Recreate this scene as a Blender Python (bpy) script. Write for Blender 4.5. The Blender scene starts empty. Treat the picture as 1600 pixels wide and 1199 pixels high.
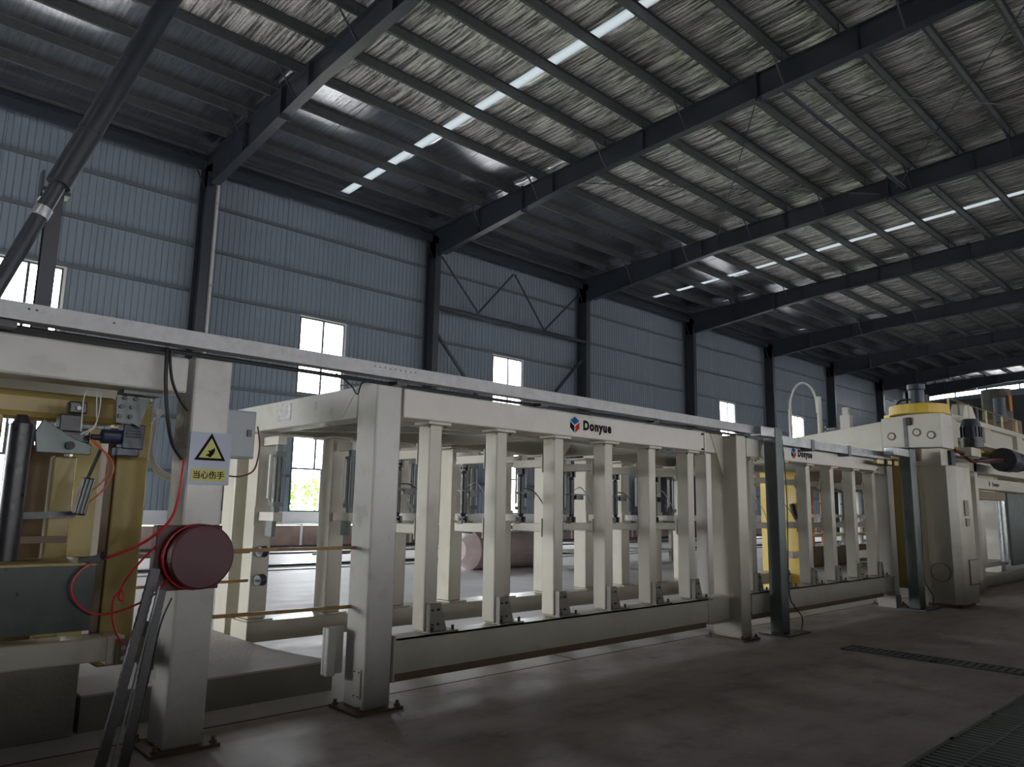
import bpy, bmesh, math, random
from mathutils import Vector, Matrix
random.seed(7)
sc = bpy.context.scene
COL = sc.collection

# ------------------------------------------------------------------ camera
cam_d = bpy.data.cameras.new('camera'); cam = bpy.data.objects.new('camera', cam_d); COL.objects.link(cam)
cam_d.sensor_fit = 'HORIZONTAL'; cam_d.sensor_width = 36.0; cam_d.lens = 1170.0/1600*36
cam_d.clip_start = 0.05; cam_d.clip_end = 600
AX = Vector((1256., 215., 1170.)).normalized()          # world X seen in camera space (right, down, forward)
AY = Vector((-1121., 174., 1170.)); AY = (AY - AX*AX.dot(AY)).normalized()
AZ = AX.cross(AY)
if AZ.y > 0: AZ = -AZ
cam.matrix_world = Matrix(((AX.x, -AX.y, -AX.z, 0), (AY.x, -AY.y, -AY.z, 0), (AZ.x, -AZ.y, -AZ.z, 1.6), (0, 0, 0, 1)))
sc.camera = cam

# ------------------------------------------------------------------ sky and exposure
w = bpy.data.worlds.new('overcast'); sc.world = w; w.use_nodes = True
bg = w.node_tree.nodes['Background']; bg.inputs[0].default_value = (0.97, 0.98, 1.0, 1); bg.inputs[1].default_value = 1.0
sc.view_settings.view_transform = 'Standard'; sc.view_settings.look = 'None'
sc.view_settings.gamma = 1.0; sc.view_settings.use_curve_mapping = False
sc.view_settings.exposure = 4.85
cy = sc.cycles
cy.use_denoising = True; cy.max_bounces = 9; cy.diffuse_bounces = 6; cy.glossy_bounces = 4
cy.transparent_max_bounces = 8; cy.caustics_reflective = False; cy.caustics_refractive = False
cy.sample_clamp_indirect = 6.0

# ------------------------------------------------------------------ materials
MATS = {}
def mat(name, c, rough=0.5, metal=0.0, var=0.12, scale=3.0, stain=None, stain_amt=0.0, stain_scale=1.5,
        bump=0.0, bump_scale=60.0, stretch=(1, 1, 1), spec=0.5, rvar=0.1):
    if name in MATS: return MATS[name]
    m = bpy.data.materials.new(name); m.use_nodes = True; nt = m.node_tree; N = nt.nodes; L = nt.links
    p = N['Principled BSDF']; p.inputs['Roughness'].default_value = rough; p.inputs['Metallic'].default_value = metal
    p.inputs['Specular IOR Level'].default_value = spec
    tc = N.new('ShaderNodeTexCoord'); mp = N.new('ShaderNodeMapping'); mp.inputs['Scale'].default_value = stretch
    L.new(tc.outputs['Object'], mp.inputs['Vector'])
    n1 = N.new('ShaderNodeTexNoise'); n1.inputs['Scale'].default_value = scale; n1.inputs['Detail'].default_value = 5
    L.new(mp.outputs[0], n1.inputs['Vector'])
    cr = N.new('ShaderNodeMapRange'); cr.inputs[1].default_value = 0.3; cr.inputs[2].default_value = 0.7
    cr.inputs[3].default_value = 1 - var; cr.inputs[4].default_value = 1 + var
    L.new(n1.outputs['Fac'], cr.inputs[0])
    mx = N.new('ShaderNodeVectorMath'); mx.operation = 'SCALE'; mx.inputs[0].default_value = c[:3]
    L.new(cr.outputs[0], mx.inputs['Scale']); col = mx.outputs[0]
    if stain:
        n2 = N.new('ShaderNodeTexNoise'); n2.inputs['Scale'].default_value = stain_scale; n2.inputs['Detail'].default_value = 7
        n2.inputs['Roughness'].default_value = 0.65; L.new(tc.outputs['Object'], n2.inputs['Vector'])
        r2 = N.new('ShaderNodeMapRange'); r2.inputs[1].default_value = 0.54; r2.inputs[2].default_value = 0.74
        r2.inputs[3].default_value = 0; r2.inputs[4].default_value = stain_amt; L.new(n2.outputs['Fac'], r2.inputs[0])
        mm = N.new('ShaderNodeMix'); mm.data_type = 'RGBA'; mm.inputs[7].default_value = (*stain, 1)
        L.new(r2.outputs[0], mm.inputs[0]); L.new(col, mm.inputs[6]); col = mm.outputs[2]
    L.new(col, p.inputs['Base Color'])
    if rvar:
        r3 = N.new('ShaderNodeMapRange'); r3.inputs[1].default_value = 0.3; r3.inputs[2].default_value = 0.7
        r3.inputs[3].default_value = max(0.04, rough - rvar); r3.inputs[4].default_value = min(1, rough + rvar)
        L.new(n1.outputs['Fac'], r3.inputs[0]); L.new(r3.outputs[0], p.inputs['Roughness'])
    if bump:
        nb = N.new('ShaderNodeTexNoise'); nb.inputs['Scale'].default_value = bump_scale; nb.inputs['Detail'].default_value = 4
        L.new(mp.outputs[0], nb.inputs['Vector']); b = N.new('ShaderNodeBump'); b.inputs['Strength'].default_value = bump
        b.inputs['Distance'].default_value = 0.02; L.new(nb.outputs['Fac'], b.inputs['Height']); L.new(b.outputs[0], p.inputs['Normal'])
    MATS[name] = m; return m

cream = mat('cream paint', (.53, .505, .42), .38, var=.06, scale=2.5, stain=(.30, .22, .14), stain_amt=.35, stain_scale=2.2, rvar=.08)
cream_w = mat('white cream paint', (.66, .63, .57), .36, var=.05, scale=2, stain=(.35, .28, .2), stain_amt=.2)
greyc = mat('worn grey paint', (.55, .54, .50), .33, var=.10, scale=3, stain=(.25, .22, .20), stain_amt=.4, stain_scale=3, stretch=(1, 1, 1))
yellow_d = mat('ochre paint', (.36, .27, .08), .42, var=.10, stain=(.14, .09, .05), stain_amt=.4, stain_scale=3)
yellow_l = mat('pale yellow paint', (.66, .56, .26), .45, var=.06, stain=(.3, .2, .1), stain_amt=.3)
yellow_b = mat('bright yellow paint', (.75, .52, .06), .4, var=.06, stain=(.2, .13, .05), stain_amt=.3)
brownp = mat('brown primer', (.17, .12, .07), .55, var=.15, stain=(.06, .045, .04), stain_amt=.6)
steel_blue = mat('dark blue steel', (.026, .034, .046), .42, var=.12, rvar=.05)
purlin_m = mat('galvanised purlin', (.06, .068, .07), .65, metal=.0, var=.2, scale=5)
girt_m = mat('blue grey girt', (.10, .12, .135), .5, var=.08)
sheet_m = mat('blue grey wall sheet', (.20, .242, .285), .6, var=.05, scale=.6, stretch=(1, 1, .2))
white_m = mat('white trim', (.75, .75, .73), .5, var=.04)
frame_m = mat('window frame dark', (.05, .065, .075), .5)
galv = mat('galvanised steel', (.42, .44, .45), .38, metal=.55, var=.22, scale=9, stain=(.16, .13, .11), stain_amt=.5, stain_scale=5)
galv_d = mat('weathered green grey steel', (.13, .155, .15), .45, metal=.3, var=.2, scale=6, stain=(.06, .05, .045), stain_amt=.6)
alu = mat('scuffed aluminium', (.33, .33, .335), .42, metal=.4, var=.12, scale=12, stain=(.22, .2, .18), stain_amt=.45, stain_scale=14)
black = mat('black rubber', (.018, .018, .02), .5)
darkm = mat('dark oiled metal', (.045, .045, .048), .35, metal=.4, var=.25, scale=14)
gunm = mat('grey green metal', (.11, .125, .115), .4, metal=.4, var=.2, scale=12)
navy = mat('navy enamel', (.02, .03, .065), .35)
teal = mat('blue grey motor enamel', (.035, .052, .075), .4)
red_h = mat('red hose', (.62, .02, .025), .35, var=.05)
maroon = mat('dark red box', (.07, .004, .012), .45, var=.08)
orange = mat('orange paint', (.65, .2, .05), .5)
whitep = mat('white plastic', (.72, .72, .72), .45)
cable_g = mat('grey cable', (.45, .45, .43), .5)
rust_y = mat('rusty yellow bar', (.30, .17, .045), .5, var=.3, scale=10, stain=(.12, .05, .02), stain_amt=.8, stain_scale=6)
screen_m = mat('dark green guard sheet', (.016, .026, .023), .35, var=.35, scale=8, stretch=(1, 1, .4), stain=(.04, .06, .055), stain_amt=.5, stain_scale=6)
conc = mat('pale concrete', (.42, .385, .37), .8, var=.12, scale=2, bump=.25, bump_scale=30, stain=(.2, .17, .16), stain_amt=.5)
conc_d = mat('plinth concrete', (.20, .185, .16), .85, var=.15, scale=2.5, bump=.3, bump_scale=25, stain=(.1, .085, .08), stain_amt=.5)
dado_m = mat('pinkish dado render', (.30, .225, .20), .8, var=.18, scale=2, stain=(.15, .11, .10), stain_amt=.6)
sillw = mat('white wall paint', (.62, .62, .64), .7, var=.06)
sign_m = mat('sign sheet', (.36, .40, .50), .4, var=.03)
sign_y = mat('sign yellow', (.50, .47, .10), .45, var=.06)
ink = mat('black print', (.004, .004, .006), .75, var=0, spec=.15)
ink_b = mat('blue print', (.005, .10, .32), .6, var=0, spec=.2); ink_r = mat('red print', (.50, .035, .01), .6, var=0, spec=.2); ink_k = mat('brown black print', (.008, .005, .005), .75, var=0, spec=.15)
boxg = mat('grey box enamel', (.30, .32, .335), .4, var=.08)
grass_m = mat('grass', (.22, .32, .10), .9, var=.3, scale=.3); leaf_m = mat('foliage', (.20, .33, .10), .9, var=.4, scale=1)
redwhite = mat('red stain', (.45, .07, .05), .5)

bracket_m = mat('bracket primer', (.21, .20, .165), .5, var=.2, scale=12, stain=(.08, .07, .06), stain_amt=.5, stain_scale=9)
def floor_material():
    m = bpy.data.materials.new('concrete floor'); m.use_nodes = True; nt = m.node_tree; N = nt.nodes; L = nt.links
    p = N['Principled BSDF']
    tc = N.new('ShaderNodeTexCoord')
    def noise(s, d=6, r=.6, st=(1, 1, 1)):
        mp = N.new('ShaderNodeMapping'); mp.inputs['Scale'].default_value = st; L.new(tc.outputs['Object'], mp.inputs[0])
        n = N.new('ShaderNodeTexNoise'); n.inputs['Scale'].default_value = s; n.inputs['Detail'].default_value = d; n.inputs['Roughness'].default_value = r
        L.new(mp.outputs[0], n.inputs['Vector']); return n.outputs['Fac']
    def ramp(f, a, b, c0, c1):
        r = N.new('ShaderNodeMapRange'); r.inputs[1].default_value = a; r.inputs[2].default_value = b; r.inputs[3].default_value = c0; r.inputs[4].default_value = c1
        L.new(f, r.inputs[0]); return r.outputs[0]
    def mix(f, a, b):
        x = N.new('ShaderNodeMix'); x.data_type = 'RGBA'; L.new(f, x.inputs[0])
        for i, v in ((6, a), (7, b)):
            if isinstance(v, tuple): x.inputs[i].default_value = (*v, 1)
            else: L.new(v, x.inputs[i])
        return x.outputs[2]
    big = noise(.45, 5); fine = noise(9, 8, .7, (1, .45, 1)); mid = noise(2.3, 7, .7, (.6, 1.3, 1))
    c = mix(ramp(big, .35, .65, 0, 1), (.42, .355, .33), (.54, .47, .44))
    c = mix(ramp(mid, .48, .68, 0, .75), c, (.24, .19, .17))
    c = mix(ramp(fine, .35, .72, 0, .5), c, (.60, .54, .51))
    sp = noise(17, 3, .5); c = mix(ramp(sp, .70, .75, 0, .85), c, (.05, .04, .04))
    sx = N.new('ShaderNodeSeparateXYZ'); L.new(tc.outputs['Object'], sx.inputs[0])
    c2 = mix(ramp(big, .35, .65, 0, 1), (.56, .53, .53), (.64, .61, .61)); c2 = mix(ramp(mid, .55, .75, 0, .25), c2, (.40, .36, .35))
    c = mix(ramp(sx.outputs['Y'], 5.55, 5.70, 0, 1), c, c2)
    L.new(c, p.inputs['Base Color'])
    L.new(ramp(mid, .3, .7, .5, .72), p.inputs['Roughness'])
    b = N.new('ShaderNodeBump'); b.inputs['Strength'].default_value = .2; b.inputs['Distance'].default_value = .01
    L.new(fine, b.inputs['Height']); L.new(b.outputs[0], p.inputs['Normal'])
    return m
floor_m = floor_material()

def foil_material(name, bs, lo):
    m = bpy.data.materials.new(name); m.use_nodes = True; nt = m.node_tree; N = nt.nodes; L = nt.links
    p = N['Principled BSDF']; p.inputs['Metallic'].default_value = .95; p.inputs['Roughness'].default_value = .15
    tc = N.new('ShaderNodeTexCoord'); mp = N.new('ShaderNodeMapping'); mp.inputs['Scale'].default_value = (1, .022, 1)
    oi = N.new('ShaderNodeObjectInfo'); ad = N.new('ShaderNodeVectorMath'); ad.operation = 'MULTIPLY_ADD'
    L.new(oi.outputs['Location'], ad.inputs[0]); ad.inputs[1].default_value = (1, 1, 1); L.new(tc.outputs['Object'], ad.inputs[2])
    L.new(ad.outputs[0], mp.inputs[0])
    n = N.new('ShaderNodeTexNoise'); n.inputs['Scale'].default_value = 13; n.inputs['Detail'].default_value = 8; n.inputs['Roughness'].default_value = .72
    L.new(mp.outputs[0], n.inputs['Vector'])
    b = N.new('ShaderNodeBump'); b.inputs['Strength'].default_value = bs; b.inputs['Distance'].default_value = .08
    L.new(n.outputs['Fac'], b.inputs['Height']); L.new(b.outputs[0], p.inputs['Normal'])
    r = N.new('ShaderNodeValToRGB'); e = r.color_ramp.elements
    e[0].position = .42; e[0].color = lo; e[1].position = .58; e[1].color = (.97, .95, .90, 1) if bs > .5 else (.50, .52, .53, 1)
    L.new(n.outputs['Fac'], r.inputs[0]); L.new(r.outputs[0], p.inputs['Base Color'])
    return m
foil_m = foil_material('foil insulation', .8, (.15, .145, .135, 1))
foil_s = foil_material('taut foil insulation', .14, (.34, .36, .37, 1))

def glass_material(name, tint=(1, 1, 1), gl=.06):
    m = bpy.data.materials.new(name); m.use_nodes = True; nt = m.node_tree; N = nt.nodes; L = nt.links
    N.remove(N['Principled BSDF']); o = N['Material Output']
    t = N.new('ShaderNodeBsdfTransparent'); t.inputs[0].default_value = (*tint, 1)
    g = N.new('ShaderNodeBsdfGlossy'); g.inputs['Roughness'].default_value = .03
    x = N.new('ShaderNodeMixShader'); x.inputs[0].default_value = gl
    L.new(t.outputs[0], x.inputs[1]); L.new(g.outputs[0], x.inputs[2]); L.new(x.outputs[0], o.inputs[0]); return m
glass = glass_material('window glass', (.95, .97, .98))
def frp():
    m = bpy.data.materials.new('translucent roof sheet'); m.use_nodes = True; nt = m.node_tree; N = nt.nodes; L = nt.links
    N.remove(N['Principled BSDF']); o = N['Material Output']
    t = N.new('ShaderNodeBsdfTransparent'); t.inputs[0].default_value = (.02, .02, .02, 1)
    g = N.new('ShaderNodeBsdfTranslucent'); g.inputs[0].default_value = (.22, .235, .24, 1)
    x = N.new('ShaderNodeMixShader'); x.inputs[0].default_value = .7
    L.new(t.outputs[0], x.inputs[1]); L.new(g.outputs[0], x.inputs[2]); L.new(x.outputs[0], o.inputs[0]); return m
frp_m = frp()

# ------------------------------------------------------------------ mesh helpers
class MB:
    def __init__(s): s.v = []; s.f = []; s.sm = False
    def box(s, x0, x1, y0, y1, z0, z1):
        n = len(s.v)
        s.v += [(x, y, z) for z in (z0, z1) for y in (y0, y1) for x in (x0, x1)]
        s.f += [tuple(n+i for i in q) for q in ((0, 2, 3, 1), (4, 5, 7, 6), (0, 1, 5, 4), (2, 6, 7, 3), (0, 4, 6, 2), (1, 3, 7, 5))]
        return s
    def bar(s, a, b, w, h, up=(0, 0, 1)):
        a = Vector(a); b = Vector(b); d = (b-a).normalized(); u = Vector(up)
        if abs(d.dot(u)) > .98: u = Vector((0, 1, 0))
        r = d.cross(u).normalized()*w/2; t = r.cross(d).normalized()*h/2
        n = len(s.v)
        for p in (a, b): s.v += [tuple(p+q) for q in (-r-t, r-t, r+t, -r+t)]
        s.f += [tuple(n+i for i in q) for q in ((0, 1, 2, 3), (7, 6, 5, 4), (0, 4, 5, 1), (1, 5, 6, 2), (2, 6, 7, 3), (3, 7, 4, 0))]
        return s
    def cyl(s, a, b, r, r2=None, n=14, cap=True):
        a = Vector(a); b = Vector(b); r2 = r if r2 is None else r2; d = (b-a).normalized()
        u = Vector((0, 0, 1)) if abs(d.z) < .9 else Vector((1, 0, 0))
        e = d.cross(u).normalized(); g = d.cross(e)
        k = len(s.v)
        for p, q in ((a, r), (b, r2)):
            for i in range(n):
                t = 2*math.pi*i/n; s.v.append(tuple(p + (e*math.cos(t)+g*math.sin(t))*q))
        for i in range(n): s.f.append((k+i, k+(i+1) % n, k+n+(i+1) % n, k+n+i))
        if cap: s.f.append(tuple(k+i for i in range(n))[::-1]); s.f.append(tuple(k+n+i for i in range(n)))
        return s
    def tube(s, pts, r, n=8, sub=6):
        P = [Vector(p) for p in pts]
        if sub > 1 and len(P) > 2:
            Q = []
            for i in range(len(P)-1):
                p0 = P[max(i-1, 0)]; p1 = P[i]; p2 = P[i+1]; p3 = P[min(i+2, len(P)-1)]
                for j in range(sub):
                    t = j/sub
                    Q.append(.5*((2*p1)+(p2-p0)*t+(2*p0-5*p1+4*p2-p3)*t*t+(3*p1-p0-3*p2+p3)*t**3))
            Q.append(P[-1]); P = Q
        k = len(s.v); up = Vector((.13, .21, .97)); pe = None
        for i, p in enumerate(P):
            d = (P[min(i+1, len(P)-1)]-P[max(i-1, 0)])
            d = d.normalized() if d.length > 1e-9 else Vector((0, 0, 1))
            e = d.cross(up) if pe is None else pe - d*d.dot(pe)
            if e.length < 1e-4: e = d.cross(Vector((1, 0, 0)))
            e.normalize(); pe = e; g = d.cross(e)
            for j in range(n):
                t = 2*math.pi*j/n; s.v.append(tuple(p+(e*math.cos(t)+g*math.sin(t))*r))
        for i in range(len(P)-1):
            for j in range(n): s.f.append((k+i*n+j, k+i*n+(j+1) % n, k+(i+1)*n+(j+1) % n, k+(i+1)*n+j))
        s.f.append(tuple(k+j for j in range(n))[::-1]); s.f.append(tuple(k+(len(P)-1)*n+j for j in range(n)))
        return s
    def prism(s, poly, axis, a, b):
        """poly of 2-D points extruded along axis ('x','y','z') from a to b"""
        k = len(s.v); n = len(poly)
        for t in (a, b):
            for p, q in poly: s.v.append({'x': (t, p, q), 'y': (p, t, q), 'z': (p, q, t)}[axis])
        s.f += [(k+i, k+(i+1) % n, k+n+(i+1) % n, k+n+i) for i in range(n)]
        s.f += [tuple(k+i for i in range(n))[::-1], tuple(k+n+i for i in range(n))]
        return s
    def quad(s, a, b, c, d):
        n = len(s.v); s.v += [a, b, c, d]; s.f.append((n, n+1, n+2, n+3)); return s
    def mesh(s, name, m, origin=(0, 0, 0), smooth=False):
        o = Vector(origin); me = bpy.data.meshes.new(name)
        me.from_pydata([tuple(Vector(p)-o) for p in s.v], [], s.f)
        bm = bmesh.new(); bm.from_mesh(me); bmesh.ops.recalc_face_normals(bm, faces=bm.faces)
        bm.to_mesh(me); bm.free()
        me.materials.append(m)
        if smooth:
            for f in me.polygons: f.use_smooth = True
        return me
def ob(name, mb, m, parent=None, bevel=0, smooth=False, label=None, loc=None):
    """link a mesh builder as ONE mesh object; coordinates are world coordinates unless the parent has been moved"""
    me = mb.mesh(name, m, smooth=smooth); o = bpy.data.objects.new(name, me); COL.objects.link(o)
    if parent:
        o.parent = parent
        wl = Vector((0, 0, 0)); q = parent
        while q: wl += q.location; q = q.parent
        if loc is None: o.location = -wl
    if loc is not None: o.location = loc
    if bevel:
        b = o.modifiers.new('edge', 'BEVEL'); b.width = bevel; b.segments = 2; b.limit_method = 'ANGLE'; b.angle_limit = math.radians(50)
    if smooth:
        e = o.modifiers.new('sharp', 'EDGE_SPLIT'); e.split_angle = math.radians(40)
    if label: o['label'] = label
    return o
def thing(name, label, cat, loc=(0, 0, 0), group=None):
    o = bpy.data.objects.new(name, None); COL.objects.link(o); o.location = loc; o.empty_display_size = .1
    o['label'] = label; o['category'] = cat
    if group: o['group'] = group
    return o
def tag(o, label, cat, group=None):
    o['label'] = label; o['category'] = cat
    if group: o['group'] = group
    return o
def struct(name, mb=None, m=None, **k):
    o = ob(name, mb, m, **k) if mb else bpy.data.objects.new(name, None)
    if not mb: COL.objects.link(o)
    o['kind'] = 'structure'; return o
def copy_to(src, parent, loc, rotz=None):
    c = src.copy(); COL.objects.link(c); c.parent = parent; c.location = loc
    if rotz is not None: c.rotation_euler = (0, 0, rotz)
    for ch in src.children:
        d = ch.copy(); COL.objects.link(d); d.parent = c
    return c
def inst(name, me, parent, loc, rot=None, bevel=0):
    o = bpy.data.objects.new(name, me); COL.objects.link(o); o.parent = parent; o.location = loc
    if rot: o.rotation_euler = rot
    if bevel:
        b = o.modifiers.new('edge', 'BEVEL'); b.width = bevel; b.segments = 2; b.limit_method = 'ANGLE'
    return o

# ------------------------------------------------------------------ building dimensions
CX = [9.13+9.93*i for i in range(-2, 7)]         # column lines; last one stands near the far gable
XL, XR = -10.9, 78.6
YW = 25.9; YR = -28.0
def ztop(y):                                      # top of the rafters
    return 13.55+(25.4-y)*.047 if y > -1 else 13.55+26.4*.047+(y+1)*.047
EXTRA = [68.7]
WIN = {-1: 3.26, 0: 13.2, 1: 23.1, 3: 42.95, 4: 52.9}      # bay index from the column at 9.13

# ------------------------------------------------------------------ floor
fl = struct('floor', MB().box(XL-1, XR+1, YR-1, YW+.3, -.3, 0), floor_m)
def joint(x0, y0, x1, y1, w_=.018):
    d = Vector((x1-x0, y1-y0, 0)).normalized(); n = Vector((-d.y, d.x, 0))*w_/2
    return [(x0-n.x, y0-n.y, .002), (x1-n.x, y1-n.y, .002), (x1+n.x, y1+n.y, .002), (x0+n.x, y0+n.y, .002)]
jm = mat('joint dirt', (.05, .042, .04), .9)
for a in [(-2, 5.62, 16, 5.62), (-2, 9.0, 16, 9.0)]:
    j = ob('slab_joint', MB().box(a[0], a[2], a[1]-.008, a[1]+.008, .0, .002), jm, fl)
for x in (0.6, 6.3, 11.2): ob('slab_joint', MB().box(x-.006, x+.006, 5.62, 9.0, 0, .002), jm, fl)
# ------------------------------------------------------------------ outside ground and trees
gr = struct('ground', MB().box(-150, 260, 27, 300, -.6, -.25), grass_m)
yard = struct('ground_yard', MB().box(-150, 260, 26.2, 38, -.3, -.2), conc)
yard2 = struct('ground_apron', MB().box(-150, -11.2, -80, 27, -.3, -.02), conc)
def tree(x, y, h, seed, label):
    t = thing('tree', label, 'tree', (x, y, -.2), 'trees outside the windows'); r = random.Random(seed)
    ob('trunk', MB().cyl((x, y, -.2), (x+.1, y, h*.5), .14, .07, 8), brownp, t)
    mb = MB()
    for i in range(260):
        a = r.uniform(0, 6.28); e = r.uniform(-1, 1); q = r.random()**.4
        p = Vector((x+math.cos(a)*q*h*.28, y+math.sin(a)*q*h*.28, h*.62+e*h*.36*math.sqrt(max(0, 1-q*q*.7))))
        d1 = Vector((r.uniform(-1, 1), r.uniform(-1, 1), r.uniform(-1, 1)))*.28; d2 = Vector((r.uniform(-1, 1), r.uniform(-1, 1), r.uniform(-1, 1)))*.28
        mb.quad(tuple(p-d1), tuple(p-d2), tuple(p+d1), tuple(p+d2))
    o = ob('foliage', mb, leaf_m, t)
for i, (x, y, h) in enumerate([(24.5, 52, 4.2), (27.5, 55, 3.6), (33, 60, 4.6), (22, 47, 2.4), (42, 50, 4), (48, 58, 4.5), (84, 62, 5), (95, 58, 4.5)]):
    tree(x, y, h, i, ['small leafy green tree outside the tall window', 'leafy bush outside the tall window behind the first rack',
        'taller tree far outside the tall window', 'low bush nearest the tall window outside', 'small tree outside the second tall window',
        'rounded tree far outside the second tall window', 'far tree beyond the third tall window', 'far tree beyond the fourth tall window'][i])

# ------------------------------------------------------------------ left long wall
wl = struct('wall_left')
RIB = .2
def sheet_mesh(x0, x1, z0, z1):
    mb = MB(); xs = []; x = x0
    prof = [(x0, 0)]
    k = math.ceil((x0+.001)/RIB)
    while k*RIB < x1-.03:
        c = k*RIB
        if c-.018 > x0 and c+.018 < x1: prof += [(c-.018, 0), (c-.008, .022), (c+.008, .022), (c+.018, 0)]
        k += 1
    prof.append((x1, 0))
    n = len(prof)
    for z in (z0, z1):
        for (px, d) in prof: mb.v.append((px, YW+d, z))
        for (px, d) in prof: mb.v.append((px, YW+.05, z))
    for i in range(n-1):
        mb.f.append((i, i+1, 2*n+i+1, 2*n+i)); mb.f.append((n+i+1, n+i, 3*n+i, 3*n+i+1))
    mb.f.append((0, 2*n, 3*n, n)); mb.f.append((n-1, 2*n-1, 4*n-1, 3*n-1))
    return mb
def sheet(x0, x1, z0, z1): ob('wall_panel', sheet_mesh(x0+.006, x1-.006, z0, z1), sheet_m, wl)
ZT = 13.75
WZ = ((1.3, 4.3), (5.72, 8.68))
wn = 0
for i in range(9):
    k = i-2; c0 = CX[i]; c1 = CX[i+1] if i < 8 else XR
    step = (c1-c0)/3
    for s_ in range(3):
        a = c0+s_*step; b = a+step
        if k in WIN and s_ == 1:
            xw = WIN[k]; xe = xw+1.92
            sheet(a, xw, .88, ZT); sheet(xe, b, .88, ZT)
            sheet(xw, xe, WZ[0][1], WZ[1][0]); sheet(xw, xe, WZ[1][1], ZT)
        else: sheet(a, b, 1.3 if (k == -1) else .88, ZT)
    if k in WIN:
        xw = WIN[k]
        for (z0, z1), kind in zip(WZ, ('low', 'high')):
            wn += 1; W = struct('window_%d' % wn, None)
            f = MB().box(xw, xw+1.92, YW-.03, YW+.06, z1-.05, z1).box(xw, xw+1.92, YW-.03, YW+.06, z0, z0+.05)
            f.box(xw, xw+.05, YW-.03, YW+.06, z0+.05, z1-.05).box(xw+1.87, xw+1.92, YW-.03, YW+.06, z0+.05, z1-.05)
            ob('window_frame', f, frame_m, W)
            ob('window_trim', MB().box(xw+1.92, xw+2.0, YW-.04, YW+.0, z0-.03, z1+.03).box(xw-.02, xw+2.0, YW-.04, YW, z1, z1+.05), white_m, W)
            zt = z0+(z1-z0)*.53
            if kind == 'high':
                ob('mullion', MB().box(xw+.955, xw+1.035, YW-.02, YW+.04, z0+.05, z1-.05), frame_m, W)
                ob('pane', MB().box(xw+.05, xw+.97, YW+.015, YW+.021, z0+.05, z1-.05), glass, W)
                ob('pane', MB().box(xw+1.02, xw+1.87, YW+.015, YW+.021, z0+.05, z1-.05), glass, W)
            else:
                ob('transom', MB().box(xw+.05, xw+1.87, YW-.01, YW+.05, zt-.035, zt+.035), frame_m, W)
                ob('mullion', MB().box(xw+.92, xw+.99, YW-.02, YW+.04, zt+.035, z1-.05), frame_m, W)
                ob('mullion', MB().box(xw+1.24, xw+1.31, YW, YW+.04, z0+.05, zt-.035), frame_m, W)
                for q in ((xw+.05, xw+.93, zt+.035, z1-.05), (xw+.98, xw+1.87, zt+.035, z1-.05), (xw+.05, xw+1.24, z0+.05, zt-.035), (xw+1.31, xw+1.87, z0+.05, zt-.035)):
                    ob('pane', MB().box(q[0], q[1], YW+.015, YW+.021, q[2], q[3]), glass, W)
sk = MB(); pxx = XL
for k in sorted(WIN):
    a, b = WIN[k], WIN[k]+1.92
    sk.box(pxx, a, YW+.07, YW+.16, 1.3, ZT)
    sk.box(a, b, YW+.07, YW+.16, WZ[0][1], WZ[1][0]).box(a, b, YW+.07, YW+.16, WZ[1][1], ZT); pxx = b
sk.box(pxx, XR, YW+.07, YW+.16, 1.3, ZT)
ob('outer_skin', sk, sheet_m, wl)
ob('eave_closure', MB().box(XL, XR, 25.55, YW+.16, 13.62, 14.1).box(XL, XR, 25.35, 25.6, 13.75, 14.1), steel_blue, wl)
# girts, eave beam, sill wall and dado
for z in (12.0, 10.4, 8.8, 7.28, 5.6, 4.38, 2.6):
    for i in range(9):
        k = i-2; c0 = CX[i]+.16; c1 = (CX[i+1] if i < 8 else XR)-.16
        segs = [(c0, c1)]
        if k in WIN and (5.75 < z < 8.6 or 1.3 < z < 4.25): segs = [(c0, WIN[k]-.02), (WIN[k]+2.02, c1)]
        for a, b in segs:
            g = MB().box(a, b, YW-.10, YW-.004, z+.045, z+.055).box(a, b, YW-.10, YW-.09, z-.045, z+.045).box(a, b, YW-.10, YW-.004, z-.055, z-.045)
            ob('girt', g, girt_m, wl)
for i in range(9):
    c0 = CX[i]+.16; c1 = (CX[i+1] if i < 8 else XR)-.16
    ob('eave_beam', MB().box(c0, c1, 25.3, 25.45, 13.05, 13.35), steel_blue, wl)
ob('sill_wall', MB().box(XL, XR, YW-.02, YW+.18, .88, 1.3), sillw, wl)
ob('sill_shelf', MB().box(XL, XR, YW-.55, YW-.02, .84, .88), white_m, wl)
x = XL
while x < XR-.1:
    ob('dado_panel', MB().box(x+.03, min(x+2.45, XR)-.03, YW-.35, YW+.18, 0, .80), dado_m, wl)
    ob('dado_post', MB().box(x-.04, x+.04, YW-.37, YW, 0, .84), white_m, wl); x += 2.45
ob('dado_skirt', MB().box(XL, XR, YW-.42, YW-.35, 0, .1), mat('dark skirting', (.05, .045, .05), .6), wl)

# wall bracing between the second and third columns, as parts of the wall
br = [((19.35, 12.45), (21.54, 10.3)), ((21.54, 10.3), (23.7, 12.62)), ((23.8, 12.62), (25.85, 10.25)), ((25.85, 10.25), (28.4, 12.6)),
      ((19.2, 8.95), (23.0, 5.0)), ((26.0, 6.6), (28.6, 9.15))]
for a, b in br:
    ob('wall_brace', MB().cyl((a[0], 25.2, a[1]), (b[0], 25.2, b[1]), .05 if a[1] > 9.6 and b[1] > 9.6 else .085, n=10), steel_blue, wl, smooth=True)
ob('wall_strut', MB().cyl((19.2, 25.2, 10.12), (28.9, 25.2, 10.17), .09, n=12), steel_blue, wl, smooth=True)
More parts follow.
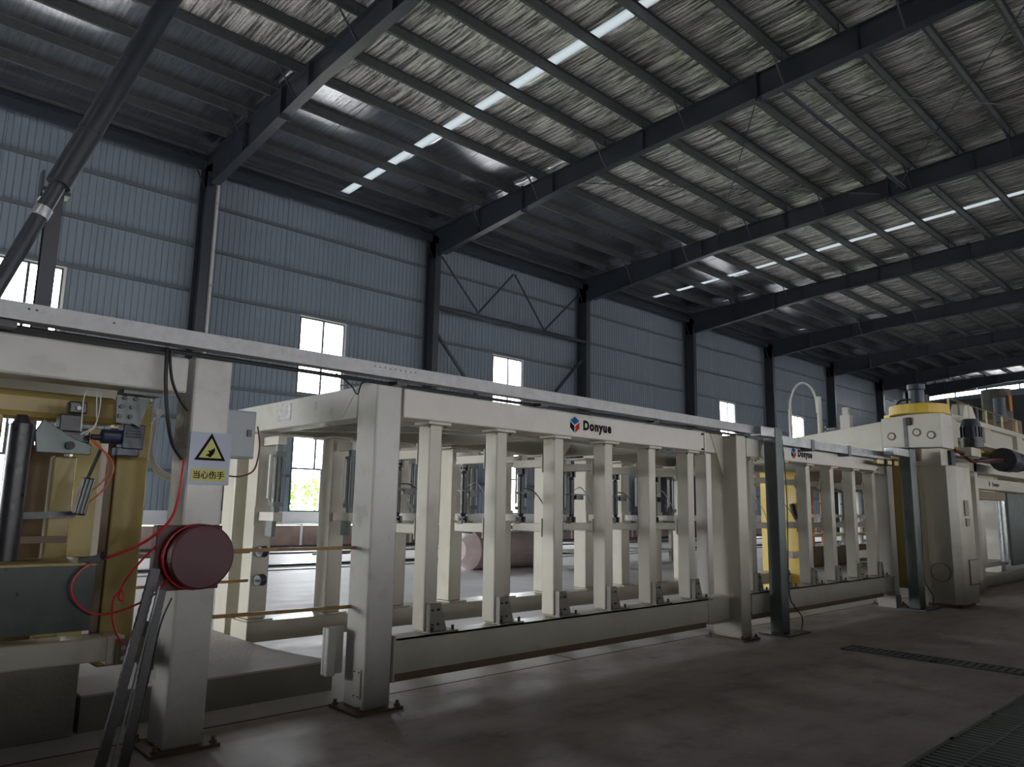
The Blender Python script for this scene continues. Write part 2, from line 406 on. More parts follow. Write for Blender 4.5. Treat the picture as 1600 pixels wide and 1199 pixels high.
# ------------------------------------------------------------------ other walls
wr = struct('wall_right', MB().box(XL, XR, YR-.2, YR, 0, 1.3).box(XL, XR, YR-.2, YR, 4.6, 13.7), mat('far side brown wall', (.22, .19, .16), .7))
RWX = [XL+3+7.0*i for i in range(12)]  # unseen window openings, added to light the machine fronts from the camera side
px = XL; mb = MB()
for q in RWX: mb.box(px, q, YR-.2, YR, 1.3, 4.6); px = q+2.3
mb.box(px, XR, YR-.2, YR, 1.3, 4.6)
ob('wall_panel', mb, sheet_m, wr)

DY0, DY1, DZ = 13.0, 22.0, 4.3  # unseen opening added in the near wall, lights the left faces of the posts
wb = struct('wall_near', MB().box(XL-.2, XL, YR, DY0, 0, DZ).box(XL-.2, XL, DY1, YW+.2, 0, DZ).box(XL-.2, XL, YR, YW+.2, DZ, 14.9), sheet_m)
zg = lambda y: 12.55+(23.5-y)*.055
wf = struct('wall_far', MB().prism([(YR, 0), (YW+.2, 0), (YW+.2, zg(YW)), (-1, zg(-1)), (YR, zg(-1))], 'x', XR, XR+.2).prism([(YR, zg(-1)), (-1, zg(-1)), (4, zg(4)), (4, 15.4), (YR, 15.4)], 'x', XR, XR+.2).prism([(YW+.2, zg(YW)+.38), (4, zg(4)+.38), (4, 15.4), (YW+.2, 15.4)], 'x', XR, XR+.2).box(XR, XR+.2, 24.6, YW+.2, 12, 15), sheet_m)
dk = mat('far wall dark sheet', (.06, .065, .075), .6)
for i in range(8):
    y0 = 4+i*2.6
    ob('window_post', MB().box(XR-.02, XR+.1, y0-.06, y0+.06, zg(y0), zg(y0)+.4), frame_m, wf)
    if i == 7: break
    wn += 1; W = struct('window_%d' % wn, None); ob('pane', MB().prism([(y0+.06, zg(y0)), (y0+2.54, zg(y0+2.6)), (y0+2.54, zg(y0+2.6)+.38), (y0+.06, zg(y0)+.38)], 'x', XR+.04, XR+.05), glass, W)
    ob('window_frame', MB().box(XR-.01, XR+.06, y0+1.25, y0+1.31, zg(y0+1.3), zg(y0+1.3)+.36), frame_m, W)
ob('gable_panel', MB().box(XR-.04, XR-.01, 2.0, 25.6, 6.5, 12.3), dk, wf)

# ------------------------------------------------------------------ roof
ce = struct('ceiling')
PY = [25.4-1.63*i for i in range(17)]             # purlin lines on the left slope
PYL = [y for y in PY if y > -1]+[-.9]
SK = {0: (14.28, 14.68), 2: (35.0, 35.4)}         # bay -> skylight strip
LEN = 9.93
def purlin_mesh(L_):
    mb = MB()                                     # Z section, web .24 high
    mb.box(0, L_, -.004, .004, 0, .28).box(0, L_, .004, .08, 0, .006).box(0, L_, -.08, -.004, .274, .28).box(0, L_, .072, .08, .006, .03)
    return mb
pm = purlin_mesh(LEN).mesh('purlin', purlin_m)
rng = random.Random(3)
def foil_mesh(L_, W_, seed, taut=False):
    r = random.Random(seed); nx = max(4, int(L_/.06)); q_ = .12 if taut else 1; ny = 6; mb = MB()
    amp = [r.gauss(0, .0075)+.012*math.sin(i*.31+seed) for i in range(nx+1)]; am2 = [.6*amp[i]+r.gauss(0, .005) for i in range(nx+1)]
    for j in range(ny+1):
        v = j/ny; s = math.sin(math.pi*v)
        for i in range(nx+1):
            u = i/nx; big = .02*math.sin(u*7+seed)*s
            z = -.035*s + s*(amp[i]*(1-v)+am2[i]*v)*1.4*q_ + big*q_
            if i in (0, nx): z = 0
            mb.v.append((u*L_, -v*W_, z+v*W_*.047))
    for j in range(ny):
        for i in range(nx): a = j*(nx+1)+i; mb.f.append((a, a+1, a+nx+2, a+nx+1))
    return mb.mesh('foil_panel', foil_s if taut else foil_m, smooth=True)
FM = [foil_mesh(LEN, 1.63, s) for s in range(5)]
FA = [foil_mesh(SK[0][0]-CX[2], 1.63, s+20) for s in range(2)]
FB = [foil_mesh(CX[3]-SK[0][1], 1.63, s+30) for s in range(2)]
FC = [foil_mesh(SK[2][0]-CX[4], 1.63, s+40) for s in range(2)]
FD = [foil_mesh(CX[5]-SK[2][1], 1.63, s+50) for s in range(2)]
TAUT = {LEN: foil_mesh(LEN, 1.63, 71, True), (0, 0): foil_mesh(SK[0][0]-CX[2], 1.63, 72, True), (0, 1): foil_mesh(CX[3]-SK[0][1], 1.63, 73, True), (2, 0): foil_mesh(SK[2][0]-CX[4], 1.63, 74, True), (2, 1): foil_mesh(CX[5]-SK[2][1], 1.63, 75, True)}
skm = MB().box(0, .4, -1.63, 0, 0, .01).mesh('skylight', frp_m)
for i in range(1, 9):
    k = i-2; c0 = CX[i]
    for j, y in enumerate(PYL):
        zt = ztop(y)+.085
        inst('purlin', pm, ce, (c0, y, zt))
        if j == len(PYL)-1: continue
        zf = zt+.28
        if k in SK:
            a, b = (FA, FB) if k == 0 else (FC, FD)
            inst('foil_panel', TAUT[(k, 0)] if j < 4 else a[j % 2], ce, (c0, y, zf)); inst('foil_panel', TAUT[(k, 1)] if j < 4 else b[j % 2], ce, (SK[k][1], y, zf))
            s = inst('skylight', skm, ce, (SK[k][0], y, zf+.01)); s.rotation_euler = (-math.atan(.047), 0, 0)
        else:
            inst('foil_panel', (TAUT[LEN] if j < 4 else FM[rng.randrange(5)]), ce, (c0, y, zf))
# roof deck above the foil, leaving the skylight strips open
dm = MB(); xs = [XL-.2, SK[0][0], SK[0][1], SK[2][0], SK[2][1], XR+.2]
for a, b in ((0, 1), (2, 3), (4, 5)):
    dm.prism([(YW+.4, ztop(YW+.4)+.42), (-1, ztop(-1)+.46), (-1, ztop(-1)+.54), (YW+.4, ztop(YW+.4)+.50)], 'x', xs[a], xs[b])
for a, b in ((0, 1), (2, 3), (4, 5)):
    dm.prism([(-1, ztop(-1)+.33), (YR-.3, ztop(YR-.3)+.3), (YR-.3, ztop(YR-.3)+.4), (-1, ztop(-1)+.48)], 'x', xs[a], xs[b])
for a in (0, 2):
    ob('skylight', MB().prism([(-1, ztop(-1)+.40), (YR-.3, ztop(YR-.3)+.36), (YR-.3, ztop(YR-.3)+.37), (-1, ztop(-1)+.41)], 'x', SK[a][0], SK[a][1]), frp_m, ce)
dm.box(XL, CX[1], -1, YW, 15.05, 15.15)
ob('roof_deck', dm, foil_m, ce)
# purlins beyond the ridge, and beams there
for i in range(1, 9):
    for y in (-2.5, -4.1, -5.7, -7.3):
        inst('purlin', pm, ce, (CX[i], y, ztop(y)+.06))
# portal frames: column and rafter
ORD = ['nearest, at the very edge of the view', 'nearest, standing beside the white downpipe', 'second along the wall, where the wall bracing starts', 'third along the wall, where the wall bracing ends',
       'fourth along the wall, above the end of the first rack', 'fifth along the wall, just past the small bright window', 'sixth along the wall, behind the white hose arch',
       'seventh along the wall, beside the press head', 'last before the far gable']
for i in range(1, 10):
    c = CX[i] if i < 9 else 76.0
    if i == 8: c = CX[8]
    t = thing('portal_frame', 'dark blue steel portal frame, ' + ORD[i-1], 'frame', (c, 25.5, 0), 'portal frames of the hall')
    colm = MB().box(c-.15, c+.15, 25.05, 25.07, 0, 12.9).box(c-.15, c+.15, 25.68, 25.7, 0, 13.3).box(c-.006, c+.006, 25.07, 25.68, 0, 13.3)
    ob('column', colm, steel_blue, t)
    pts = [(25.7, 12.30), (24.7, 12.36), (17.4, 13.18), (4, 13.80), (-1, 14.03), (-9, 13.66)]
    top = [(25.7, ztop(25.7)), (-1, ztop(-1)), (-9, ztop(-9))]
    rb = MB()
    rb.prism(pts+top[::-1], 'x', c-.006, c+.006)
    for a, b in zip(pts[1:], pts[2:]): rb.bar((c, a[0], a[1]), (c, b[0], b[1]), .30, .016)
    for a, b in zip(top, top[1:]): rb.bar((c, a[0], a[1]-.01), (c, b[0], b[1]-.01), .30, .016)
    ob('rafter', rb, steel_blue, t)
    for y in (19.72, 9.9):
        zb = 12.36+(24.7-y)*.1123 if y > 17.4 else 13.18+(17.4-y)*.0463
        ob('splice_plate', MB().box(c-.17, c+.17, y-.025, y+.025, zb-.12, ztop(y)+.05), steel_blue, t)
    for y in (22.3, 18.1, 14.0, 7.0):
        zb = 12.36+(24.7-y)*.1123 if y > 17.4 else 13.18+(17.4-y)*.0463
        ob('stiffener', MB().box(c-.14, c+.14, y-.006, y+.006, zb+.01, ztop(y)-.01), steel_blue, t)
    for j, y in enumerate(PYL[:-1]):
        ob('purlin_clip', MB().box(c-.14, c+.14, y-.03, y-.01, ztop(y)-.01, ztop(y)+.30), steel_blue, t)
        if j % 2 == 0 and j < 14:
            zb = 12.36+(24.7-y)*.1123 if y > 17.4 else 13.18+(17.4-y)*.0463
            ob('fly_brace', MB().bar((c+.05, y, zb+.04), (c+.75, y, ztop(y)+.12), .04, .04).bar((c-.05, y, zb+.04), (c-.75, y, ztop(y)+.12), .04, .04), steel_blue, t)
# roof cross bracing in the third bay
for a, b in (((19.2, 10.0, 13.75), (28.9, 17.4, 13.5)), ((19.2, 17.8, 13.5), (28.9, 10.2, 13.75)), ((19.2, 9.6, 13.8), (28.9, 2.6, 14.1)), ((19.2, 2.6, 14.1), (28.9, 9.6, 13.8))):
    ob('tie_rod', MB().cyl(a, b, .018, n=6), steel_blue, ce)
ob('roof_strut', MB().cyl((19.2, 9.3, 13.72), (28.9, 9.3, 13.72), .07, n=10), steel_blue, ce, smooth=True)
for (c, x0) in ((0, 11.6), (0, 16.2), (1, 22.5), (1, 25.8), (2, 32), (3, 42)):
    for y0, y1 in zip(PYL[:-2], PYL[1:-1]):
        ob('sag_rod', MB().cyl((x0, y0, ztop(y0)+.12), (x0, y1, ztop(y1)+.25), .009, n=5), steel_blue, ce)
# white downpipes behind the columns
for c, l in ((CX[2]+.42, 'thin white downpipe beside the nearest blue column'), (CX[3]+.30, 'thin white downpipe beside the second blue column')):
    p = thing('downpipe', l, 'pipe', (c, 25.6, 0))
    ob('pipe', MB().cyl((c, 25.55, .9), (c, 25.55, 12.9), .065, n=12), white_m, p, smooth=True)
    for z in (3, 6, 9, 12): ob('pipe_clip', MB().box(c-.08, c+.08, 25.48, 25.9, z, z+.05), galv, p)

# daylight sampling portals at the openings (they give off no light of their own)
def portal(loc, rot, sx, sy):
    l = bpy.data.lights.new('window_portal', 'AREA'); l.shape = 'RECTANGLE'; l.size = sx; l.size_y = sy; l.cycles.is_portal = True
    o = bpy.data.objects.new('window_portal', l); COL.objects.link(o); o.location = loc; o.rotation_euler = rot
for k in WIN:
    for z0, z1 in WZ: portal((WIN[k]+.96, YW+.12, (z0+z1)/2), (math.radians(-90), 0, 0), 1.9, z1-z0)
for q in RWX[:6]: portal((q+1.5, YR-.25, 2.95), (math.radians(90), 0, 0), 3.0, 3.3)
portal((XL-.25, (DY0+DY1)/2, DZ/2), (0, math.radians(-90), 0), DZ, DY1-DY0)

# ================================================================== MACHINERY
YF = 5.22                                          # front plane of the racks
YB = 7.95                                          # rear plane of the racks
def bolts(parent, pts, axis='y', r=.011, l=.02, m=None):
    """a hex bolt head at each point"""
    mb = MB()
    for p in pts:
        q = Vector(p); d = {'x': Vector((1, 0, 0)), 'y': Vector((0, 1, 0)), 'z': Vector((0, 0, 1))}[axis]
        mb.cyl(q-d*l, q, r, n=6)
    o = ob('bolt_set', mb, m or darkm, parent); o['kind'] = 'stuff'; return o
def heavy_post(parent, x0, x1, y0, y1, z1, m=cream, foot=True):
    p = ob('post', MB().box(x0, x1, y0, y1, 0.02, z1), m, parent, bevel=.018)
    if foot:
        ob('base_plate', MB().box(x0-.09, x1+.09, y0-.06, y1+.06, 0, .022), brownp, parent)
        mb = MB()
        for a in (x0-.055, x1+.055):
            for b in (y0-.02, y1+.02): mb.cyl((a, b, .02), (a, b, .065), .014, n=8).cyl((a, b, .022), (a, b, .04), .024, n=6)
        ob('anchor_bolt_set', mb, brownp, parent)['kind'] = 'stuff'
    return p
# ---- actuators, built once around the origin and copied
def front_actuator(parent, loc, h):
    a = ob('actuator', MB().cyl((0, 0, h*.10), (0, 0, h*.16), .018, .032).cyl((0, 0, h*.16), (0, 0, h*.52), .032).cyl((0, 0, h*.52), (0, 0, h*.55), .045).cyl((0, 0, h*.55), (0, 0, h*.84), .030).cyl((0, 0, h*.84), (0, 0, h*.90), .030, .018), darkm, parent, smooth=True, loc=loc)
    ob('clevis', MB().box(-.045, -.02, -.03, .03, 0, h*.11).box(.02, .045, -.03, .03, 0, h*.11).box(-.05, .05, -.04, .04, -.012, .0).cyl((-.055, 0, h*.06), (.055, 0, h*.06), .012), darkm, a, loc=(0, 0, 0))
    ob('clevis', MB().box(-.045, -.02, -.03, .03, h*.89, h).box(.02, .045, -.03, .03, h*.89, h).cyl((-.055, 0, h*.94), (.055, 0, h*.94), .012), darkm, a, loc=(0, 0, 0))
    ob('flange', MB().box(-.05, .19, -.045, .045, h*.535, h*.56), darkm, a, loc=(0, 0, 0))
    ob('valve_block', MB().box(.06, .18, -.03, .03, h*.45, h*.533), darkm, a, loc=(0, 0, 0))
    return a
def rear_actuator(parent, loc, h):
    a = ob('actuator', MB().cyl((0, 0, h*.12), (0, 0, h*.88), .045).box(-.055, .055, -.055, .055, h*.08, h*.15).box(-.055, .055, -.055, .055, h*.82, h*.90), gunm, parent, smooth=True, loc=loc)
    mb = MB()
    for x, y in ((-.047, -.047), (.047, -.047), (-.047, .047), (.047, .047)): mb.cyl((x, y, h*.1), (x, y, h*.88), .006, n=6)
    ob('tie_bar_set', mb, galv, a, loc=(0, 0, 0))['kind'] = 'stuff'
    ob('side_tube', MB().cyl((-.085, 0, h*.2), (-.085, 0, h*.85), .016, n=8), cream_w, a, loc=(0, 0, 0))
    ob('clevis', MB().box(-.03, .03, -.03, .03, 0, h*.09).box(-.03, .03, -.03, .03, h*.9, h), galv_d, a, loc=(0, 0, 0))
    return a
A_F = A_R = None

def text_obj(name, body, size, m, parent, loc, rot, sx=1.0, off=.0, ext=.0008, sp=1.0, width=None):
    cu = bpy.data.curves.new(name, 'FONT'); cu.body = body; cu.size = size; cu.extrude = ext; cu.offset = off; cu.space_character = sp
    cu.materials.append(m); o = bpy.data.objects.new(name, cu); COL.objects.link(o)
    bpy.context.view_layer.update()
    me = bpy.data.meshes.new_from_object(o.evaluated_get(bpy.context.evaluated_depsgraph_get()))
    if width: sx = width/max(v.co.x for v in me.vertices)
    bpy.data.objects.remove(o); o = bpy.data.objects.new(name, me); COL.objects.link(o)
    o.rotation_euler = rot; o.scale = (sx, 1, 1); o.parent = parent; o.location = Vector(loc)-parent.location
    return o
def cube_logo(parent, x, y, z, s):
    """cube emblem, print on the beam face (facing -y)"""
    def pf(pts, m, nm):
        ob(nm, MB().prism([(x+p*s, z+q*s) for p, q in pts], 'y', y-.0015, y), m, parent)
    pf([(0, 1), (.5, .68), (0, .36), (-.5, .68)], ink_b, 'emblem_blue_face')
    pf([(-.53, .58), (-.05, .27), (-.05, -.25), (-.53, .12)], ink_k, 'emblem_dark_face')
    pf([(.53, .58), (.05, .27), (.05, -.25), (.53, .12)], ink_r, 'emblem_red_face')

def rack(label, xa, xb, xs, ends, logo_x, logo_s, rear_xs, extra_cross, plate=True):
    """one stacker bay: heavy posts, top and bottom beams, uprights with arms and actuators"""
    global A_F, A_R
    t = thing('stacker_rack', label, 'rack', (xa, YF, 0), 'stacker racks of the line')
    for (x0, x1, y0, y1, z1, m) in ends: heavy_post(t, x0, x1, y0, y1, z1, m)
    # front beams
    ob('top_beam', MB().box(xa, xb, YF, YF+.24, 2.335, 2.585), cream_w, t, bevel=.012)
    ob('bottom_beam', MB().box(xa, xb, YF, YF+.012, .26, .53).box(xa, xb, YF, YF+.22, .515, .53).box(xa, xb, YF+.21, YF+.22, .26, .515), cream, t)
    ob('beam_underside', MB().box(xa, xb, YF+.03, YF+.2, .19, .262), brownp, t)
    ob('end_plate', MB().box(xb, xb+.02, YF-.01, YF+.25, 2.30, 2.62), cream_w, t)
    ob('end_plate', MB().box(xb, xb+.02, YF-.01, YF+.25, .23, .55), cream, t)
    bolts(t, [(xb-.05, YF, 2.36), (xb-.05, YF, 2.55)], 'y', .014, .03)
    # rear beams
    ob('rear_top_beam', MB().box(xa-.1, xb, YB-.1, YB+.14, 2.36, 2.585), cream, t, bevel=.01)
    ob('rear_bottom_beam', MB().box(xa-.24, xb+.72, 7.42, 7.80, .22, .42), cream, t, bevel=.008)
    for xc in extra_cross:
        ob('cross_beam', MB().box(xc, xc+.16, YF+.24, YB-.1, 2.37, 2.56), cream, t, bevel=.01)
        ob('gusset', MB().prism([(xc+.16, YF+.24), (xc+.42, YF+.24), (xc+.16, YF+.5)], 'z', 2.36, 2.372), cream, t)
        ob('gusset', MB().prism([(xc, YF+.24), (xc-.26, YF+.24), (xc, YF+.5)], 'z', 2.36, 2.372), cream, t)
    for i, x in enumerate(xs):
        w_ = .135
        ob('upright', MB().box(x, x+w_, YF+.07, YF+.24, .545, 2.31), cream, t, bevel=.012)
        ob('cap_plate', MB().box(x-.05, x+w_+.06, YF+.02, YF+.24, 2.31, 2.333), cream, t)
        bolts(t, [(x+w_+.025, YF+.06, 2.31), (x+w_+.025, YF+.16, 2.31), (x-.02, YF+.06, 2.31)], 'z', .012, .025)
        ob('foot_bracket', MB().box(x+.02, x+w_+.19, YF+.0, YF+.21, .532, .546).prism([(x+.03, .546), (x+.235, .546), (x+.165, .775), (x+.03, .775)], 'y', YF+.05, YF+.062).box(x+.018, x+.03, YF+.01, YF+.062, .546, .78).box(x+w_+.0, x+w_+.012, YF+.062, YF+.2, .546, .72), bracket_m, t)
        mb = MB()
        for a, b in ((x+w_+.15, YF+.03), (x+w_+.15, YF+.16), (x+.06, YF+.025)): mb.cyl((a, b, .54), (a, b, .585), .013, n=6)
        for z in (.60, .72): mb.cyl((x+.07, YF+.05, z), (x+.07, YF+.032, z), .011, n=6).cyl((x+.135, YF+.05, z), (x+.135, YF+.032, z), .011, n=6)
        ob('bolt_set', mb, darkm, t)['kind'] = 'stuff'
        # arms reach inward (+y)
        for z in (2.015, 1.355):
            ob('arm', MB().box(x+.015, x+.105, YF+.24, YF+.70, z, z+.085), cream, t, bevel=.006)
            ob('arm_plate', MB().box(x-.01, x+.145, YF+.24, YF+.252, z-.05, z+.135), cream, t)
        loc = (x+.06-xa, YF+.62-YF, 1.44); h = 2.015-1.44
        if A_F is None: A_F = front_actuator(t, loc, h)
        else: copy_to(A_F, t, loc)
        ob('air_hose', MB().tube([(x+.1, YF+.62, 1.80), (x+.22, YF+.6, 1.78+.05*(i % 2)), (x+.3, YF+.5, 1.62), (x+.25, YF+.4, 1.3+.1*(i % 3))], .006, 6), cable_g if i % 2 else black, t)
    for i, x in enumerate(rear_xs):
        w_ = .195
        ob('rear_upright', MB().box(x, x+w_, YB-.42, YB-.18, .435, 2.33), cream, t, bevel=.012)
        ob('cap_plate', MB().box(x-.04, x+w_+.04, YB-.44, YB-.02, 2.335, 2.358), cream_w, t)
        ob('foot_plate', MB().box(x-.03, x+w_+.05, YB-.48, YB-.22, .421, .434), cream, t)
        for z in (2.19, 1.42):
            ob('arm', MB().box(x+.03, x+.13, YB-.78, YB-.42, z, z+.09), cream_w, t, bevel=.006)
            ob('arm_plate', MB().box(x-.012, x+.207, YB-.436, YB-.42, z-.05, z+.14), cream, t)
        loc = (x+.08-xa, YB-.71-YF, 1.51); h = 2.19-1.51
        if A_R is None: A_R = rear_actuator(t, loc, h)
        else: copy_to(A_R, t, loc)
        ob('clamp_jaw', MB().box(x+.02, x+.06, YB-.78, YB-.64, 1.27, 1.42).cyl((x+.08, YB-.71, 1.36), (x+.08, YB-.71, 1.42), .02), galv_d, t)
    if logo_x:
        cube_logo(t, logo_x, YF-.0005, 2.412, .137)
        text_obj('beam_lettering', 'Donyue', .132, ink_k, t, (logo_x+.13, YF-.002, 2.424), (math.radians(90), 0, 0), .78, off=.0078, sp=1.18, width=.47)
    return t

r1 = rack('cream stacker rack nearest the camera, large Donyue lettering on its top beam', 3.66, 8.27,
          [4.0+.8*i for i in range(6)], [(3.39, 3.64, YF, YF+.3, 2.62, greyc), (8.80, 9.04, 5.07, 5.48, 2.58, cream), (3.43, 3.68, 7.97, 8.27, 2.60, cream)],
          5.826, 1.0, [3.47+.865*i for i in range(7)], (6.0, 8.3))
# near end cross beam with its label plate, brackets
ob('end_cross_beam', MB().box(3.39, 3.63, YF+.3, 8.27, 2.33, 2.60), greyc, r1, bevel=.01)
ob('weld_seam', MB().bar((3.386, 5.52, 2.60), (3.386, 5.76, 2.345), .008, .010), whitep, r1)
ob('data_label', MB().box(3.385, 3.39, 6.72, 7.02, 2.40, 2.56), mat('scratched label', (.50, .50, .50), .4, var=.35, scale=30), r1)
ob('small_plate', MB().box(3.378, 3.39, 5.26, 5.36, .10, .32), cream, r1, bevel=.003)
bolts(r1, [(3.378, 5.28, .12), (3.378, 5.34, .12), (3.378, 5.28, .30), (3.378, 5.34, .30)], 'x', .006, .006)
ob('stop_block', MB().box(3.22, 3.30, 5.50, 5.56, .25, .62).box(3.22, 3.40, 5.56, 5.60, .25, .62), greyc, r1, bevel=.01)
ob('beam_end_flange', MB().box(3.642, 3.66, YF-.02, YF+.24, .2, .56), cream, r1)
ob('inner_strip', MB().box(3.7, 8.2, 5.75, 5.80, 2.34, 2.40), cream_w, r1)
ob('diagonal_brace', MB().bar((3.9, 7.7, 2.42), (6.0, 5.6, 2.42), .10, .06), cream_w, r1)
ob('diagonal_brace', MB().bar((6.2, 5.6, 2.42), (8.3, 7.7, 2.42), .10, .06), cream_w, r1)
# link between first rack and its end post
ob('post_link', MB().prism([(8.29, 2.34), (8.82, 2.34), (8.82, 2.60), (8.29, 2.60)], 'y', YF+.06, YF+.24), cream, r1, bevel=.006)
ob('post_gusset', MB().prism([(8.5, 2.60), (8.80, 2.60), (8.80, 2.05)], 'y', YF+.05, YF+.06), cream, r1)
ob('end_upright', MB().box(8.42, 8.54, YF+.07, YF+.24, .56, 2.33), cream_w, r1, bevel=.01)
ob('channel_link', MB().box(8.29, 8.80, YF+.02, YF+.035, .25, .53).box(8.29, 8.80, YF-.06, YF+.2, .52, .54).box(8.29, 8.80, YF-.06, YF+.2, .235, .25), cream, r1)
ob('channel_link', MB().box(9.04, 9.40, YF+.02, YF+.2, .3, .5), cream, r1)

r2 = rack('cream stacker rack farther along, small Donyue lettering beside the upright steel tube', 9.33, 13.82,
          [9.5+.845*i for i in range(6)], [(14.25, 14.50, YF+.0, YF+.32, 2.60, cream_w)], 10.676, 1.0, [9.52+.865*i for i in range(5)], (11.5, 13.9))
ob('post_link', MB().box(13.84, 14.25, YF+.05, YF+.24, 2.30, 2.58), cream, r2, bevel=.006)
ob('channel_link', MB().box(13.84, 14.25, YF+.02, YF+.035, .25, .5).box(13.84, 14.25, YF-.05, YF+.2, .5, .52).box(13.84, 14.25, YF-.05, YF+.2, .235, .25), cream, r2)
ob('foot_block', MB().box(14.0, 14.25, YF-.1, YF+.2, 0, .2), cream_w, r2)

# ---- third rack far behind the press housing
t3 = thing('stacker_rack', 'farthest cream rack, beyond the press leg, tiny lettering on its beam', 'rack', (19.3, YF, 0), 'stacker racks of the line')
ob('top_beam', MB().box(17.2, 27, YF, YF+.24, 2.20, 2.46), cream, t3, bevel=.01)
ob('under_beam', MB().box(17.2, 23.0, YF+.3, YF+.5, 1.98, 2.18), brownp, t3)
ob('bottom_beam', MB().box(17.0, 27, YF-.02, YF+.2, .0+.02, .25), cream, t3, bevel=.01)
ob('ledge', MB().box(17.2, 24, YF+.6, YF+1.2, .30, .42), cream, t3)
ob('post', MB().box(21.3, 21.8, YF+.5, YF+.8, .42, 2.2), cream_w, t3, bevel=.01)
ob('post', MB().box(20.9, 21.2, YF+.9, YF+1.1, .42, 2.2), cream, t3, bevel=.01)
ob('steel_tube', MB().cyl((23.3, YF+.5, .4), (23.3, YF+.5, 2.2), .10), galv, t3, smooth=True)
ob('dark_panel', MB().box(23.6, 27, YF+.4, YF+.45, .3, 2.2), galv_d, t3)
ob('low_rail', MB().box(17.2, 21, YF+1.8, YF+1.9, .62, .78), cream_w, t3)
cube_logo(t3, 20.5, YF-.0005, 2.30, .11)
text_obj('beam_lettering', 'Donyue', .13, ink_k, t3, (20.7, YF-.002, 2.29), (math.radians(90), 0, 0), .8, off=.004, width=.6)
cone = mat('red white checks', (.6, .1, .08), .5)
def check_mat():
    m = bpy.data.materials.new('red and white checks'); m.use_nodes = True; N = m.node_tree.nodes; L = m.node_tree.links
    c = N.new('ShaderNodeTexChecker'); c.inputs['Scale'].default_value = 9; c.inputs[1].default_value = (.6, .04, .04, 1); c.inputs[2].default_value = (.8, .78, .75, 1)
    tc = N.new('ShaderNodeTexCoord'); L.new(tc.outputs['Object'], c.inputs['Vector']); L.new(c.outputs[0], N['Principled BSDF'].inputs['Base Color']); return m
o = ob('striped_board', MB().box(24.9, 25.3, 8.4, 8.45, 0, 1.75), check_mat()); tag(o, 'red and white checkered board behind the farthest rack', 'board')
o = ob('green_tank', MB().cyl((25.0, 9.2, 1.78), (25.0, 9.2, 2.5), .4).cyl((25.0, 9.2, 2.5), (25.0, 9.2, 2.62), .4, .1).cyl((25, 9.2, 0), (25, 9.2, 1.78), .08), mat('green enamel', (.05, .25, .12), .5), smooth=True); tag(o, 'green rounded tank on a stem behind the farthest rack', 'tank')

# ---- rust coloured tie rods between the rear post and the first post
for i, (a, b, l) in enumerate([((2.0, 5.62, 1.245), (3.39, 5.44, 1.25), 'upper rusty yellow bar running from the reel post to the first rack post'),
                  ((1.95, 5.62, .775), (3.39, 5.47, .78), 'lower rusty yellow bar running from the reel post to the first rack post')]):
    o = ob('tie_bar', MB().bar(a, b, .022, .026), rust_y); tag(o, l, 'bar')
for z, l in ((1.105, 'short rusty bar at reel height ending in the upper dark grommet'), (.80+.02, 'short rusty bar ending in the lower dark grommet')):
    t = thing('grommet_bar', l, 'bar', (3.4, 7.4, z))
    ob('bar', MB().bar((1.2, 7.35, z), (3.44, 7.52, z), .022, .026), rust_y, t)
    ob('grommet', MB().cyl((3.59, 7.5, z), (3.52, 7.47, z), .06, .05), navy, t, smooth=True)

# ---- long aluminium rail carried above the racks
t = thing('overhead_rail', 'long scuffed aluminium cable rail lying above the first rack beam', 'rail', (5, 5.1, 2.6))
ob('rail_channel', MB().box(-3.0, 9.45, 5.06, 5.07, 2.625, 2.735).box(-3.0, 9.45, 5.07, 5.16, 2.727, 2.735).box(-3.0, 9.45, 5.07, 5.16, 2.625, 2.633), alu, t)
ob('rail_lip', MB().box(-3.0, 9.45, 5.045, 5.06, 2.625, 2.64), alu, t)
for x in (-1, .72, 3.5, 5.2, 7.05): ob('rail_bracket', MB().box(x, x+.1, 5.1, 5.26, 2.585, 2.625), darkm, t)
ob('cable_run', MB().tube([(-2, 5.2, 2.60), (1, 5.19, 2.605), (4, 5.21, 2.60), (7, 5.19, 2.605), (9.3, 5.2, 2.60)], .016, 6), black, t)
mb = MB()
for i in range(9): mb.cyl((3.25+.05*i, 5.059, 2.70-.004*(i % 2)), (3.25+.05*i, 5.0595, 2.70-.004*(i % 2)), .006, n=8)
for xx in (.86, .9, 1.32): mb.cyl((xx, 5.058, 2.70), (xx, 5.0595, 2.70), .007, n=8)
ob('rail_holes', mb, black, t)['kind'] = 'stuff'
t = thing('overhead_rail', 'darker galvanised rail section from the first to the second steel tube', 'rail', (12, 5.1, 2.6))
ob('rail_channel', MB().box(9.8, 14.0, 5.05, 5.06, 2.535, 2.66).box(9.8, 14.0, 5.06, 5.16, 2.65, 2.66), galv, t)
for x in (10.9, 12.2): ob('rail_bracket', MB().box(x, x+.1, 5.04, 5.26, 2.5, 2.67), galv_d, t)
